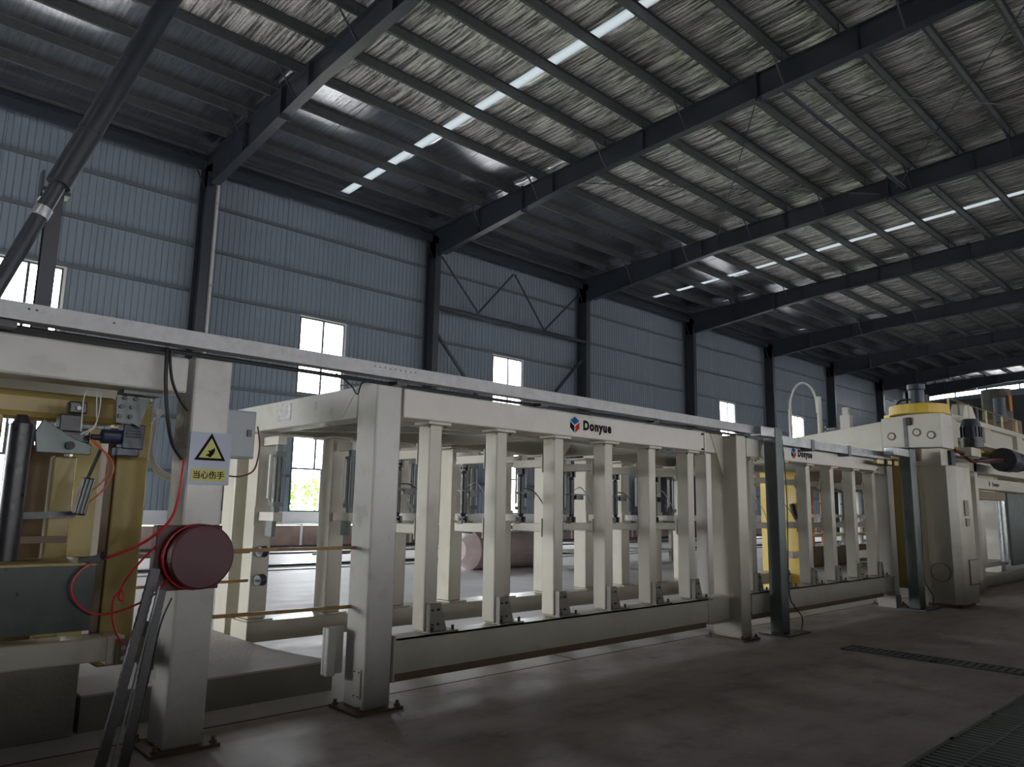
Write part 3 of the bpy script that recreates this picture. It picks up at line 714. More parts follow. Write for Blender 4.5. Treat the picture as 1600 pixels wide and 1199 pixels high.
# galvanised square tubes carrying the rail
def tube_post(x0, x1, y0, y1, h, xl, label):
    t = thing('rail_post', label, 'post', (x0, y0, 0), 'steel tubes carrying the rail')
    ob('tube', MB().box(x0, x1, y0, y1, .015, h), galv_d, t, bevel=.012)
    ob('base_plate', MB().box(x0-.1, x1+.35, y0-.12, y1+.12, 0, .015), galv_d, t)
    ob('head_arm', MB().box(xl, x0, y0+.01, y1-.01, h-.14, h-.01), galv, t, bevel=.008)
    ob('conduit', MB().tube([(x1+.02, y0+.02, h-.15), (x1+.05, y0, 1.8), (x1+.02, y0+.01, .6), (x1+.10, y0-.02, .35), (x1+.28, y0-.03, .2), (x1+.25, y0-.03, .03)], .008, 6), black, t)
    return t
tube_post(9.62, 9.82, 4.95, 5.13, 2.74, 9.25, 'upright galvanised square tube between the two lettered racks')
tp = tube_post(14.02, 14.30, 4.74, 4.92, 2.72, 13.3, 'upright galvanised square tube in front of the press leg')
ob('hazard_bar', MB().bar((13.2, 5.02, 2.47), (14.0, 4.96, 2.47), .06, .07), yellow_l, tp)
for x in (13.45, 13.75): ob('bar_clamp', MB().box(x, x+.06, 4.93, 5.06, 2.42, 2.52), black, tp)

# ---- press line end: cream hexagonal leg housing, head, gearbox, motors
t = thing('press_leg_housing', 'tall cream sheet housing with chamfered corner and round port', 'housing', (14.8, 4.3, 0))
ob('shell', MB().prism([(14.86, 4.95), (14.80, 4.80), (14.78, 4.42), (14.90, 4.30), (15.62, 4.28), (15.76, 4.42), (15.76, 4.95)], 'z', .06, 2.47), cream, t, bevel=.02)
ob('plinth', MB().box(14.9, 15.65, 4.36, 4.9, 0, .06), brownp, t)
ob('round_port', MB().cyl((14.776, 4.62, .60), (14.79, 4.62, .60), .15, n=28), cream, t)
mb = MB()
for i in range(28):
    a = i/28*6.283; b = (i+1)/28*6.283
    mb.bar((14.777, 4.62+.16*math.cos(a), .60+.16*math.sin(a)), (14.777, 4.62+.16*math.cos(b), .60+.16*math.sin(b)), .008, .014, up=(1, 0, 0))
ob('port_ring', mb, brownp, t)
ob('hatch', MB().box(15.2, 15.68, 4.272, 4.30, .40, .80), cream, t, bevel=.004)
mb = MB().box(15.18, 15.19, 4.27, 4.285, .38, .82).box(15.18, 15.7, 4.27, 4.285, .38, .39).box(15.18, 15.7, 4.27, 4.285, .81, .82)
ob('hatch_gap', mb, brownp, t)
ob('print_panel', MB().box(15.16, 15.38, 4.272, 4.284, 1.58, 1.86), mat('faded print', (.26, .23, .18), .6, var=.5, scale=18), t)
ob('print_panel', MB().box(15.2, 15.40, 4.272, 4.284, 1.40, 1.54), MATS['faded print'], t)

t = thing('gantry_press', 'cream press head spanning the line, with tapered arm and round ports', 'press', (15, 5, 2.8))
hp = [(4.45, 2.79), (4.45, 3.42), (5.0, 3.42), (5.48, 3.37), (5.48, 2.82)]
ob('head_box', MB().prism(hp, 'x', 14.80, 15.45), cream_w, t, bevel=.015)
ob('head_side', MB().box(15.45, 15.95, 4.52, 5.2, 2.86, 3.40), cream, t, bevel=.015)
ob('tapered_arm', MB().prism([(5.49, 2.76), (5.49, 3.33), (7.0, 3.14), (9.8, 2.92), (9.8, 2.70)], 'x', 14.84, 15.4), cream_w, t, bevel=.01)
for y, z in ((5.30, 3.03), (4.86, 3.08), (4.62, 3.02)):
    ob('port', MB().cyl((14.785, y, z), (14.80, y, z), .075, n=20), brownp, t); ob('port_cap', MB().cyl((14.778, y, z), (14.79, y, z), .05, n=20), cream_w, t)
ob('latch', MB().box(14.72, 14.80, 4.93, 5.02, 3.22, 3.36), black, t, bevel=.01)
ob('cover_strip', MB().box(14.785, 14.80, 5.02, 5.08, 2.80, 3.36), darkm, t)
ob('head_gap', MB().box(14.82, 15.4, 4.5, 5.4, 2.47, 2.78), cream, t)
ob('dark_slot', MB().box(15.2, 15.42, 4.44, 4.499, 2.47, 2.76), black, t)
ob('head_foot', MB().cyl((14.95, 4.9, 2.55), (14.95, 4.9, 2.79), .16, n=16), brownp, t)
o = ob('gear_drum', MB().cyl((15.1, 4.9, 3.42), (15.1, 4.9, 3.60), .50, n=40), yellow_b, bevel=.012, smooth=False); tag(o, 'round yellow gear drum on top of the press head', 'drum')
t = thing('drum_motor', 'blue grey electric motor standing on the yellow gear drum', 'motor', (15.1, 4.9, 3.6))
ob('motor_body', MB().cyl((15.1, 4.92, 3.60), (15.1, 4.92, 3.90), .135, n=20), teal, t, smooth=True)
ob('motor_cap', MB().cyl((15.1, 4.92, 3.90), (15.1, 4.92, 4.02), .155, n=20), teal, t, bevel=.02)
ob('terminal_box', MB().box(15.2, 15.45, 4.8, 4.95, 3.66, 3.84), darkm, t, bevel=.01)
ob('drum_hose', MB().tube([(15.0, 5.25, 3.45), (14.95, 5.2, 3.68), (15.0, 5.0, 3.72), (15.1, 4.9, 3.65)], .02, 8), black, t)
def motor(label, base, axis, L_, r, m, cat='motor'):
    a = Vector(base); d = Vector(axis).normalized(); t = thing('electric_motor', label, cat, base)
    ob('motor_body', MB().cyl(a, a+d*L_*.66, r, n=20), m, t, smooth=True)
    ob('fan_cowl', MB().cyl(a+d*L_*.66, a+d*L_, r*1.1, r*.85, n=20), teal, t, smooth=True)
    ob('gearbox', MB().cyl(a-d*L_*.45, a, r*1.25, n=16), darkm, t, smooth=True)
    mb = MB()
    for i in range(14):
        th = i/14*6.283; u = d.cross(Vector((.3, .5, .81))).normalized(); v = d.cross(u)
        q = (u*math.cos(th)+v*math.sin(th))*r
        mb.bar(a+q+d*.03, a+q+d*(L_*.62), .012, .05, up=tuple(q.normalized()))
    ob('cooling_fins', mb, m, t)['kind'] = 'stuff'
    return t
mt = motor('dark motor hanging upright beside the press head', (16.35, 4.4, 3.05), (0, 0, 1), .38, .16, teal)
ob('support_arm', MB().box(15.9, 16.5, 4.3, 4.5, 2.70, 2.86), cream, mt)
motor('dark motor lying level beyond the press leg', (18.6, 4.35, 2.75), (1, 0, 0), .9, .20, teal)
o = ob('red_hose', MB().tube([(15.6, 4.5, 2.79), (15.9, 4.45, 2.74), (16.25, 4.4, 2.62), (16.8, 4.4, 2.66), (17.6, 4.4, 2.72), (18.6, 4.3, 2.78)], .035, 10), maroon, smooth=True); tag(o, 'dark red hose sagging between the two motors', 'hose')
# square tower and arch of conduit on the tapered arm
t = thing('sensor_tower', 'small cream square tower standing on the tapered arm', 'tower', (15, 6.2, 3.2))
ob('tower_body', MB().box(14.95, 15.1, 6.12, 6.32, 3.2, 3.52), cream_w, t, bevel=.008)
ob('tower_top', MB().box(14.98, 15.08, 6.16, 6.28, 3.52, 3.68), cream_w, t, bevel=.006)
ob('limit_switch', MB().box(14.9, 15.0, 6.4, 6.62, 3.23, 3.28).box(14.9, 14.95, 6.58, 6.62, 3.2, 3.32), galv_d, t)
t = thing('conduit_arch', 'white hose arch between two thin white posts', 'conduit', (14.9, 7, 3.2))
ob('arch_hose', MB().tube([(14.9, 7.31, 3.70), (14.9, 7.30, 3.92), (14.9, 7.18, 4.18), (14.9, 7.02, 4.25), (14.9, 6.86, 4.14), (14.9, 6.77, 3.93), (14.9, 6.74, 3.6)], .022, 8), whitep, t, smooth=True)
ob('arch_post', MB().cyl((14.9, 7.32, 3.08), (14.9, 7.32, 3.72), .035, n=10), cream_w, t)
ob('arch_post', MB().cyl((14.9, 6.70, 3.14), (14.9, 6.70, 3.93), .045, n=10), cream_w, t)
# yellow pillars in the racks
o = ob('yellow_pillar', MB().box(14.52, 14.75, 4.98, 5.62, .3, 2.75), yellow_d, bevel=.015); tag(o, 'ochre yellow pillar between the second rack and the press leg', 'pillar')
t = thing('yellow_frame', 'tall yellow machine frame seen behind the uprights of the second rack', 'frame', (14.6, 7, 0))
ob('side_plate', MB().box(14.6, 14.75, 6.90, 7.9, .02, 2.75), yellow_b, t, bevel=.01)
ob('clamp_arm', MB().box(14.0, 14.7, 6.95, 7.1, 1.3, 1.42), cream_w, t); ob('clamp_arm', MB().box(14.0, 14.7, 6.95, 7.1, .72, .84), cream_w, t)
ob('black_hose_loop', MB().tube([(14.55, 7.2, 1.75), (14.5, 7.1, 1.5), (14.5, 6.95, 1.35), (14.5, 6.9, 1.2)], .05, 8), black, t)
# overhead cream beam beyond the press (runs along the line) and things on it
t = thing('overhead_beam', 'deep cream I section beam running on past the press head', 'beam', (19, 5, 3.1))
ob('web', MB().box(17.6, 34, 5.02, 5.08, 3.2, 3.55), cream, t)
ob('flange', MB().box(17.6, 34, 4.9, 5.3, 3.55, 3.62), cream, t); ob('flange', MB().box(17.6, 34, 4.9, 5.3, 3.12, 3.2), cream, t)
for x in (19.3, 22, 26): ob('web_stiffener', MB().box(x, x+.5, 4.92, 5.02, 3.2, 3.55), cream, t)
ob('lower_shelf', MB().box(17.0, 34, 4.7, 5.3, 2.9, 2.96), yellow_b, t)
ob('lower_tube', MB().box(16.8, 34, 4.8, 5.1, 2.78, 2.86), cream_w, t); ob('lower_tube', MB().box(16.5, 34, 4.9, 5.3, 2.52, 2.70), cream, t)
ob('support', MB().box(18.2, 18.4, 4.9, 5.3, 0.02, 3.12), cream, t); ob('support', MB().box(29, 29.3, 4.9, 5.3, 0.02, 3.12), cream, t)
t = thing('upper_platform', 'cream machine platform with yellow drum behind the press head', 'platform', (19, 7, 3.6))
ob('deck', MB().box(19.5, 26, 5.6, 7.0, 3.75, 3.95), cream, t); ob('deck_leg', MB().box(19.7, 20.1, 6.2, 6.6, 0, 3.75), cream, t); ob('deck_leg', MB().box(25.2, 25.6, 6.3, 6.7, 0, 3.75), cream, t)
ob('deck_wedge', MB().prism([(20.6, 3.95), (21.8, 3.95), (21.4, 4.35), (20.9, 4.35)], 'y', 5.7, 6.0), cream_w, t)
ob('yellow_drum', MB().cyl((17.6, 6.0, 3.0), (17.6, 6.0, 3.75), .42, n=28), yellow_b, t, smooth=True)
for i in range(9): ob('rail_post', MB().cyl((19.6+i*.75, 5.7, 3.95), (19.6+i*.75, 5.7, 4.35), .025, n=6), brownp if i % 2 else yellow_l, t)
ob('rail_bar', MB().cyl((19.6, 5.7, 4.33), (25.6, 5.7, 4.33), .02, n=6), brownp, t)
t = thing('dark_drum', 'dark rust-streaked cylinder with orange strips on the far platform', 'cylinder', (33.3, 8, 5.2))
ob('drum_body', MB().cyl((33.3, 8.0, 5.2), (33.3, 8.0, 6.4), .5, n=30), mat('rusty dark steel', (.06, .055, .045), .6, var=.4, scale=3, stain=(.2, .1, .04), stain_amt=.5), t, smooth=True)
for q in (-.35, -.1): ob('orange_strip', MB().box(33.1+q*.6, 33.2+q*.6, 7.46, 7.50, 5.5, 6.1), orange, t)
ob('stand', MB().box(32.6, 34, 7.4, 8.6, 0, 5.2), brownp, t)
ob('side_tank', MB().cyl((32.0, 7.6, 5.0), (32.0, 7.6, 5.9), .2), teal, t, smooth=True)

# ---- clutter seen through the racks
def cabinet(x0, x1, y0, y1, h, m, label):
    t = thing('machine_cabinet', label, 'cabinet', (x0, y0, 0))
    ob('body', MB().box(x0, x1, y0, y1, 1.0, h), m, t, bevel=.02)
    for a in (x0+.05, x1-.15):
        for b in (y0+.05, y1-.15): ob('leg', MB().box(a, a+.1, b, b+.1, 0, 1.0), cream, t)
    ob('shelf', MB().box(x0, x1, y0, y1, .35, .41), cream, t)
    ob('door', MB().box(x0+.06, x1-.06, y0-.02, y0, 1.06, h-.08), m, t, bevel=.006); ob('handle', MB().box(x1-.2, x1-.17, y0-.05, y0-.02, h*.5, h*.5+.2), galv, t)
cabinet(16.1, 17.6, 14, 15.2, 2.6, mat('dark cabinet enamel', (.03, .032, .045), .4), 'dark machine cabinet behind the first rack, left of the two')
cabinet(18.6, 20.4, 14, 15.2, 3.0, navy, 'tall dark navy cabinet behind the end of the first rack')
t = thing('pipe_stand', 'stand of white and orange pipes behind the second rack', 'pipes', (22, 10.5, 0))
for i, (dx, m, r) in enumerate(((0, whitep, .05), (.5, whitep, .07), (1.3, whitep, .1), (1.9, orange, .05), (2.6, orange, .06), (3.3, whitep, .07), (4.0, whitep, .08), (4.6, orange, .05), (5.4, whitep, .08), (6.2, orange, .04))):
    ob('pipe', MB().cyl((20.6+dx, 10.5, .05), (20.6+dx, 10.5, 2.25+.1*(i % 3)), r, n=10), m, t, smooth=True)
ob('shelf', MB().box(20.2, 27.4, 10.3, 10.8, 1.45, 1.55), cream_w, t); ob('shelf', MB().box(20.2, 27.4, 10.3, 10.8, .9, .97), yellow_l, t)
ob('top_box', MB().box(20.2, 27.4, 10.2, 11.2, 2.3, 3.0), brownp, t); ob('low_box', MB().box(21.5, 26, 10.3, 11.2, .05, .6), brownp, t)
ob('slant_bar', MB().bar((23.5, 10.2, .6), (25.3, 10.2, 1.3), .06, .06), whitep, t)
# white drum and vessel behind the rack
o = ob('round_vessel', MB().cyl((12.7, 15.0, .5), (15.2, 15.0, .5), .5, n=28).cyl((12.4, 15.0, .5), (12.7, 15.0, .5), .25, .5, n=28), mat('dull pinkish vessel', (.42, .34, .33), .5)); tag(o, 'pale round vessel lying on the floor behind the first rack', 'vessel')

# ---- floor rails behind the racks
for i, (y, h, w_, l) in enumerate(((22.8, .05, .12, 'thin dark steel rail on the floor nearest the wall'), (18.3, .07, .22, 'wide dark steel rail on the floor behind the racks'), (17.3, .03, .05, 'thin pale floor strip in front of the wide dark rail'))):
    t = thing('floor_rail', l, 'rail', (0, y, 0))
    ob('rail_head', MB().box(-8, 60, y-w_/2, y+w_/2, 0, h), darkm if i < 2 else galv, t)
    if i < 2: ob('rail_flange', MB().box(-8, 60, y-w_, y+w_, 0, .012), galv, t)
for x, y, l in ((12.6, 21.9, 'small coil of hose lying on the far rail'), (21.7, 17.9, 'small dark clamp lying on the wide floor rail')):
    o = ob('hose_coil', MB().tube([(x-.5, y, .03), (x-.25, y, .06), (x, y, .26), (x+.25, y, .2), (x+.5, y, .05), (x+.9, y+.1, .03)], .03, 8), galv_d); tag(o, l, 'hose')

# ================================================================== NEAR LEFT MACHINE
m1 = thing('press_station', 'ochre press station at the near end, framed by the thick grey beam', 'machine', (0, 6, 0))
ob('top_beam', MB().box(-3, 1.86, YF, YF+.25, 2.33, 2.575), greyc, m1, bevel=.015)
ob('top_channel', MB().box(-3, 1.80, YF+.12, YF+.3, 2.578, 2.625), alu, m1)
heavy_post(m1, 1.90, 2.165, YF+.0, YF+.30, 2.60, greyc)
ob('rear_top_beam', MB().box(-3, 2.2, 7.0, 7.25, 2.36, 2.60), cream_w, m1)
ob('tube_beam', MB().box(-3, 1.66, 5.95, 6.15, 2.14, 2.34), yellow_d, m1, bevel=.05)
ob('pillar', MB().box(1.66, 1.88, 5.93, 6.18, .45, 2.34), yellow_d, m1, bevel=.012)
ob('pillar_side', MB().box(1.60, 1.655, 5.95, 6.13, .50, 2.12), brownp, m1, bevel=.006)
ob('corner_weld', MB().bar((1.70, 5.928, 2.14), (1.87, 5.928, 2.33), .008, .01), yellow_l, m1)
ob('rear_plate', MB().box(1.62, 2.02, 7.0, 7.1, .4, 2.2), yellow_l, m1, bevel=.01)
ob('rear_plate', MB().box(1.15, 1.45, 6.5, 6.6, .4, 2.0), brownp, m1, bevel=.01)
ob('inner_pillar', MB().box(1.28, 1.42, 6.0, 6.12, .6, 1.9), yellow_d, m1, bevel=.01)
ob('inner_pillar', MB().box(1.06, 1.10, 6.1, 6.3, .6, 1.92), cream_w, m1, bevel=.006)
ob('inner_pillar', MB().box(.86, .93, 5.85, 6.0, .6, 2.15), yellow_d, m1, bevel=.01)
ob('side_tube', MB().cyl((1.01, 5.72, .75), (1.01, 5.72, 2.08), .07, n=18), darkm, m1, smooth=True)
ob('tube_cap', MB().cyl((1.01, 5.72, 2.08), (1.01, 5.72, 2.14), .055, .03, n=16), black, m1)
ob('cross_bar', MB().bar((1.05, 5.8, 1.49), (1.40, 5.8, 1.50), .03, .045), darkm, m1)
ob('cross_bar', MB().bar((1.02, 5.8, 1.335), (1.36, 5.8, 1.335), .03, .045), brownp, m1)
ob('cross_bar', MB().bar((1.42, 6.3, 1.17), (1.66, 6.3, 1.17), .02, .03), brownp, m1)
ob('lever_plate', MB().prism([(1.08, 2.03), (1.12, 2.12), (1.32, 2.0), (1.42, 1.97), (1.42, 1.90), (1.10, 1.90)], 'y', 5.66, 5.69), galv_d, m1, bevel=.006)
ob('lever_pivot', MB().cyl((1.285, 5.63, 1.955), (1.285, 5.7, 1.955), .028, n=16), black, m1)
ob('hinge_block', MB().box(1.22, 1.36, 5.7, 5.8, 2.05, 2.17).box(1.25, 1.36, 5.62, 5.7, 2.17, 2.25).box(1.18, 1.42, 5.72, 5.84, 1.98, 2.08), darkm, m1, bevel=.01)
ob('hinge_pin', MB().cyl((1.305, 5.60, 2.205), (1.305, 5.64, 2.205), .014, n=12), whitep, m1)
br = MB().box(1.50, 1.74, 5.35, 5.50, 2.305, 2.33)
br.prism([(1.50, 2.30), (1.66, 2.30), (1.62, 2.12), (1.51, 2.12)], 'y', 5.5, 5.52); br.prism([(1.66, 2.30), (1.72, 2.30), (1.66, 2.10), (1.62, 2.12)], 'y', 5.5, 5.56)
ob('hanger_bracket', br, galv_d, m1)
mb = MB()
for a, b in ((1.535, 2.23), (1.60, 2.23), (1.53, 2.165), (1.595, 2.165), (1.55, 2.29), (1.62, 2.29)): mb.cyl((a, 5.48, b), (a, 5.5, b), .015, n=6)
ob('bolt_set', mb, darkm, m1)['kind'] = 'stuff'
act = ob('cylinder_actuator', MB().bar((1.385, 5.66, 1.50), (1.425, 5.66, 1.745), .07, .07), darkm, m1, bevel=.01)
ob('cylinder_rod', MB().cyl((1.415, 5.66, 1.74), (1.48, 5.66, 1.95), .012, n=10), black, act)
for dx in (-.022, .0, .022): ob('cylinder_rib', MB().bar((1.385+dx, 5.615, 1.51), (1.425+dx, 5.615, 1.735), .008, .01), gunm, act)
mot = ob('drive_motor', MB().cyl((1.46, 5.62, 2.03), (1.58, 5.62, 2.03), .05, n=16).box(1.58, 1.72, 5.56, 5.68, 1.95, 2.12).box(1.55, 1.70, 5.57, 5.67, 1.90, 1.96), navy, m1, bevel=.008)
ob('motor_fins', MB().box(1.60, 1.70, 5.55, 5.565, 2.09, 2.10).box(1.60, 1.70, 5.55, 5.565, 2.07, 2.08).box(1.60, 1.70, 5.55, 5.565, 2.05, 2.06).box(1.60, 1.70, 5.55, 5.565, 2.03, 2.04).cyl((1.40, 5.62, 2.02), (1.46, 5.62, 2.02), .02), black, mot)['kind'] = 'stuff'
ob('mount_plate', MB().box(1.71, 1.80, 5.70, 5.72, 1.90, 2.13), yellow_d, m1, bevel=.004)
for i, pts in enumerate((((1.40, 5.60, 2.00), (1.44, 5.60, 1.96), (1.50, 5.6, 1.90), (1.52, 5.6, 1.80), (1.49, 5.6, 1.72), (1.44, 5.63, 1.66)),
            ((1.41, 5.60, 2.0), (1.46, 5.6, 1.95), (1.53, 5.6, 1.88), (1.555, 5.6, 1.80), (1.51, 5.6, 1.68), (1.43, 5.63, 1.58)))):
    ob('orange_wire', MB().tube(pts, .005, 6), mat('orange red wire', (.55, .12, .03), .5), m1)
for pts in (((1.34, 5.6, 2.33), (1.325, 5.6, 2.26), (1.33, 5.6, 2.05)), ((1.40, 5.6, 2.33), (1.41, 5.6, 2.2), (1.42, 5.62, 2.1), (1.36, 5.6, 2.03)), ((1.42, 5.6, 2.33), (1.43, 5.6, 2.24), (1.41, 5.6, 2.1), (1.33, 5.6, 2.03))):
    ob('white_wire', MB().tube(pts, .004, 6), whitep, m1)
ob('bottom_beam', MB().box(-3, 1.63, 5.62, 5.84, .545, .70), cream, m1, bevel=.012)
ob('bottom_block', MB().box(1.63, 1.74, 5.62, 5.84, .52, .70), cream, m1, bevel=.008)
o_ = ob('gusset_plate', MB().box(1.68, 1.86, 5.585, 5.61, .52, .68), brownp, m1)
mb = MB()
for a in (1.715, 1.775):
    for b in (.565, .63): mb.cyl((a, 5.56, b), (a, 5.585, b), .016, n=6)
ob('bolt_set', mb, cable_g, m1)['kind'] = 'stuff'
ob('guard_ledge', MB().box(-3, 1.45, 5.35, 5.9, 1.195, 1.21), yellow_d, m1)
ob('guard_sheet', MB().box(-3, 1.45, 5.385, 5.395, .79, 1.19), screen_m, m1)
ob('side_gusset', MB().prism([(1.86, .48), (2.0, .42), (2.0, .72), (1.88, .78)], 'y', 5.7, 5.72), mat('dark green plate', (.03, .05, .04), .5), m1)
p = struct('trim_1', MB().box(-4, 1.58, 6.0, 8.2, 0, .50), conc_d, bevel=.01)
# concrete plinth behind the first post
p = struct('trim_2', MB().prism([(1.62, 6.05), (3.60, 6.05), (3.50, 6.45), (3.42, 6.9), (3.42, 8.6), (1.62, 8.6)], 'z', 0, .235), conc_d)
ob('plinth_top', MB().prism([(1.62, 6.05), (3.60, 6.05), (3.50, 6.45), (3.42, 6.9), (3.42, 8.6), (1.62, 8.6)], 'z', .235, .25), conc, p)
# plates and nuts on plinth
# red hose reel
t = thing('hose_reel', 'dark red square box with round drum and red hose wound on it', 'reel', (1.93, 5.1, 1.2))
ob('box', MB().box(1.715, 2.14, 5.12, 5.21, 1.03, 1.445), maroon, t, bevel=.008)
ob('drum', MB().cyl((1.955, 5.12, 1.245), (1.955, 5.04, 1.245), .19, n=48), maroon, t, bevel=.006)
ob('drum_face', MB().cyl((1.968, 5.04, 1.248), (1.968, 4.98, 1.248), .207, n=48), maroon, t, bevel=.012)
mb = MB()
for k in range(3):
    pts = [(1.955+(.199+.004*k)*math.cos(a/24*6.283), 5.115-.022*k, 1.245+(.199+.004*k)*math.sin(a/24*6.283)) for a in range(25)]
    mb.tube(pts, .008, 8, sub=1)
ob('hose_windings', mb, red_h, t, smooth=True)
# red hoses
def hose(label, pts, r=.009, m=red_h):
    o = ob('air_hose', MB().tube(pts, r, 8), m, smooth=True); tag(o, label, 'hose'); return o
hose('bright red hose hanging down beside the sign post into the reel', [(1.86, 5.16, 1.88), (1.845, 5.15, 1.75), (1.835, 5.14, 1.62), (1.80, 5.12, 1.50), (1.72, 5.12, 1.40), (1.62, 5.2, 1.31), (1.50, 5.32, 1.24), (1.47, 5.34, 1.235)])
hose('red hose looping from the reel down to the bolted gusset plate', [(1.72, 5.12, 1.32), (1.66, 5.2, 1.22), (1.60, 5.3, 1.08), (1.60, 5.38, .98), (1.63, 5.38, .96), (1.62, 5.4, 1.02), (1.58, 5.42, .96), (1.62, 5.5, .80), (1.70, 5.56, .66)], .007)
hose('red hose hanging in a wide loop over the dark green guard', [(1.84, 5.09, 1.22), (1.78, 5.12, 1.06), (1.70, 5.2, .97), (1.56, 5.28, .90), (1.44, 5.33, .90), (1.34, 5.34, .98), (1.31, 5.34, 1.08), (1.36, 5.34, 1.17), (1.44, 5.33, 1.22)], .007)
o = ob('cable_clamp', MB().box(1.38, 1.46, 5.32, 5.36, 1.205, 1.235).bar((1.33, 5.33, 1.225), (1.5, 5.34, 1.25), .03, .03).cyl((1.47, 5.32, 1.24), (1.47, 5.35, 1.26), .02), black, bevel=.004); tag(o, 'black spring clamp gripping the hose on the guard edge', 'clamp')
# warning sign
t = thing('warning_sign', 'blue grey warning sign with a black triangle and pinched hand', 'sign', (2.05, 5.2, 1.9))
ob('plate', MB().box(1.905, 2.19, 5.205, 5.212, 1.715, 2.075), sign_m, t)
ob('yellow_band', MB().box(1.925, 2.165, 5.2035, 5.206, 1.74, 1.825), sign_y, t)
cx_, cz = 2.048, 1.945
def tri(s, y0, y1, m, n):
    ob(n, MB().prism([(cx_-s, cz-s*.577), (cx_+s, cz-s*.577), (cx_, cz+s*1.155)], 'y', y0, y1), m, t, bevel=0)
tri(.108, 5.2025, 5.206, ink, 'triangle_border'); tri(.079, 5.2005, 5.203, sign_y, 'triangle_field')
hand = [(-.030, -.030), (-.018, -.022), (-.008, -.034), (.004, -.030), (.020, -.010), (.028, .014), (.022, .034), (.014, .018), (.006, .022), (.002, .010), (-.010, .012), (-.022, .004), (-.008, .0), (-.012, -.010), (-.028, -.016)]
ob('hand_symbol', MB().prism([(cx_+a*1.05, cz-.006+b*1.05) for a, b in hand], 'y', 5.1992, 5.2006), ink, t)
text_obj('sign_text', '当心伤手', .056, ink, t, (1.937, 5.2025, 1.762), (math.radians(90), 0, 0), .98, off=.0008)
# junction box behind the sign post
t = thing('junction_box', 'grey steel junction box fixed behind the sign post', 'box', (2.4, 5.6, 2.1))
ob('box_body', MB().box(2.17, 2.43, 5.36, 5.50, 1.92, 2.27), boxg, t, bevel=.006)
ob('box_lid', MB().box(2.18, 2.42, 5.345, 5.36, 1.93, 2.26), boxg, t, bevel=.004)
ob('box_lock', MB().box(2.36, 2.39, 5.33, 5.345, 2.08, 2.13), darkm, t)
hose('thin dark red cable looping below the grey junction box', [(2.43, 5.33, 2.16), (2.455, 5.33, 2.04), (2.45, 5.33, 1.92), (2.42, 5.33, 1.83), (2.34, 5.33, 1.79), (2.26, 5.33, 1.785), (2.17, 5.33, 1.80)], .006, mat('dark red cable', (.12, .01, .015), .5))
# black cables down from rail
hose('thick black cable hanging from the rail in front of the grey beam', [(1.68, 5.14, 2.61), (1.675, 5.12, 2.50), (1.685, 5.12, 2.35), (1.72, 5.14, 2.15), (1.78, 5.18, 1.98), (1.86, 5.2, 1.88)], .013, black)
hose('second black cable curling from the rail towards the sign post', [(1.70, 5.14, 2.60), (1.70, 5.12, 2.50), (1.73, 5.13, 2.38), (1.79, 5.15, 2.28), (1.86, 5.18, 2.21)], .010, black)
t = thing('cable_bundle', 'bundle of white and grey cables looping behind the sign post', 'cables', (1.95, 5.9, 2.0))
for i in range(7):
    o1 = .02*i
    ob('cable', MB().tube([(2.0+.01*i, 6.2, 2.32), (1.98-o1*.4, 6.15, 2.15), (1.95-o1*.2, 6.1, 1.98-o1*.3), (1.99, 6.05, 1.86-o1*.5), (2.10, 6.0, 1.79-o1*.3), (2.22, 5.95, 1.80-o1*.2)], .006, 6), (whitep, cable_g, whitep, cable_g, yellow_l, cable_g, whitep)[i], t)
# drag chain legs, leaning
def chain(label, a, b, w_):
    a = Vector(a); b = Vector(b); t = thing('drag_chain', label, 'chain', tuple(b), 'leaning cable chains')
    n = 26; d = (b-a)/n
    me = MB()
    rr = (b-a).normalized()
    lk = MB().bar((0, 0, 0), tuple(d*1.0), w_, .03, up=(0, 1, 0)).bar(tuple(d*.2), tuple(d*.75), w_*1.10, .024, up=(0, 1, 0)).mesh('link', darkm)
    for i in range(n): inst('link', lk, t, tuple(a+d*i-b))
chain('dark cable chain leaning out from the reel post down to the floor', (1.70, 5.05, 1.18), (1.44, 4.92, .02), .055)
chain('second dark cable chain close beside the reel post', (1.74, 5.02, 1.05), (1.565, 4.90, .02), .05)
o = ob('steel_strip', MB().bar((1.71, 4.98, 1.08), (1.50, 4.90, .02), .010, .01), galv); tag(o, 'thin bright steel strip between the two leaning cable chains', 'strip')
o = ob('ball_chain', MB().tube([(1.80, 5.0, 1.0), (1.74, 4.98, .85), (1.70, 4.96, .6), (1.66, 4.94, .4), (1.63, 4.93, .2), (1.60, 4.92, .03)], .006, 6), darkm); tag(o, 'thin beaded chain hanging from the reel box', 'chain')
# thin wires on the end cross beam
hose('thin grey wires trailing over the first rack end beam', [(2.2, 5.3, 2.62), (2.8, 5.6, 2.66), (3.2, 5.7, 2.60), (3.4, 5.65, 2.63), (3.7, 5.5, 2.61)], .004, cable_g)
hose('curled dark wires on top of the first rack corner', [(3.1, 5.4, 2.66), (3.3, 5.5, 2.60), (3.34, 5.45, 2.52), (3.36, 5.4, 2.62), (3.5, 5.35, 2.63)], .006, black)

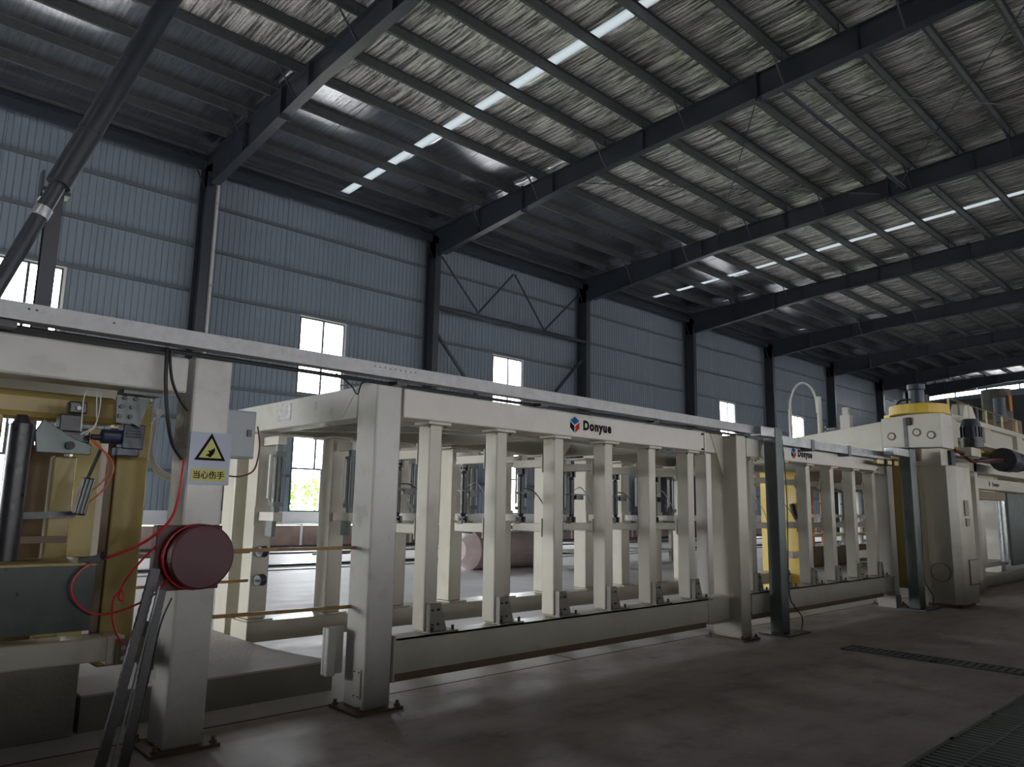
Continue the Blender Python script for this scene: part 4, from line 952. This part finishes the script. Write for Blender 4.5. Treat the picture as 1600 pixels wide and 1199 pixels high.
# ---- inclined conveyor pipe with its support post
t = thing('inclined_pipe', 'thick steel pipe rising steeply to the roof at the near end', 'pipe', (0, 12, 0))
dx, dz = 3.44-1.67, 9.71-4.53
P = lambda z: (1.67+(z-4.53)*dx/dz, 12.0, z)
ob('lower_pipe', MB().cyl(P(.1), P(6.15), .105, n=20), steel_blue, t, smooth=True)
ob('upper_pipe', MB().cyl(P(6.1), P(13.6), .165, n=24), steel_blue, t, smooth=True)
ob('pipe_collar', MB().cyl(P(5.55), P(5.7), .12, n=20), galv, t, smooth=True)
ob('pipe_band', MB().cyl(P(7.02), P(7.06), .172, n=24), darkm, t, smooth=True)
t = thing('pipe_support', 'dark steel post holding up the inclined pipe', 'post', (2.22, 12.2, 0))
ob('post', MB().box(2.13, 2.33, 12.16, 12.18, 0, 6.05).box(2.13, 2.33, 12.30, 12.32, 0, 6.05).box(2.22, 2.24, 12.18, 12.30, 0, 6.05), steel_blue, t)
ob('saddle', MB().box(2.02, 2.40, 12.1, 12.34, 6.0, 6.06).bar((2.03, 12.2, 5.9), (2.03, 12.2, 6.3), .03, .2), steel_blue, t)

# ---- light blocker added out of view, darkens the machine fronts towards the floor
t = thing('light_blocker', 'long low box added out of view across the aisle to block light', 'machine', (10, -6.5, 0))
ob('blocker_body', MB().box(-10, 45, -8, -6.5, .05, 1.65), cream, t); ob('plinth', MB().box(-10, 45, -7.9, -6.6, 0, .05), brownp, t)
# ---- drain gratings in the floor
def grating(label, x0, x1, y0, y1, along):
    t = thing('floor_grating', label, 'grating', (x0, y0, 0), 'drain gratings')
    ob('pit', MB().box(x0, x1, y0, y1, .001, .003), black, t)
    f = MB().box(x0, x1, y0, y0+.03, .0, .014).box(x0, x1, y1-.03, y1, .0, .014).box(x0, x0+.03, y0, y1, 0, .014).box(x1-.03, x1, y0, y1, 0, .014)
    ob('rim', f, galv_d, t)
    mb = MB()
    if along == 'x':
        n = int((x1-x0)/.075)
        for i in range(1, n): xx = x0+(x1-x0)*i/n; mb.box(xx-.024, xx+.024, y0+.03, y1-.03, .004, .012)
        for yy in (y0+(y1-y0)*.33, y0+(y1-y0)*.66): mb.box(x0, x1, yy-.012, yy+.012, .004, .013)
    else:
        n = int((y1-y0)/.075)
        for i in range(1, n): yy = y0+(y1-y0)*i/n; mb.box(x0+.03, x1-.03, yy-.024, yy+.024, .004, .012)
    ob('grate_bars', mb, galv_d, t)['kind'] = 'stuff'
gw = ['nearest', 'second', 'third', 'fourth', 'fifth', 'farthest']
for i in range(6):
    grating('dark slotted drain grating in the near corner, %s of the row' % gw[i], 3.2+i*1.02, 4.2+i*1.02, 1.25, 1.98, 'x')
for i in range(2):
    grating(('slotted drain grating crossing the floor, farther from the corner row', 'slotted drain grating crossing the floor, joining the corner row')[i], 9.26, 9.6, 3.05-i*1.02, 4.05-i*1.02, 'y')
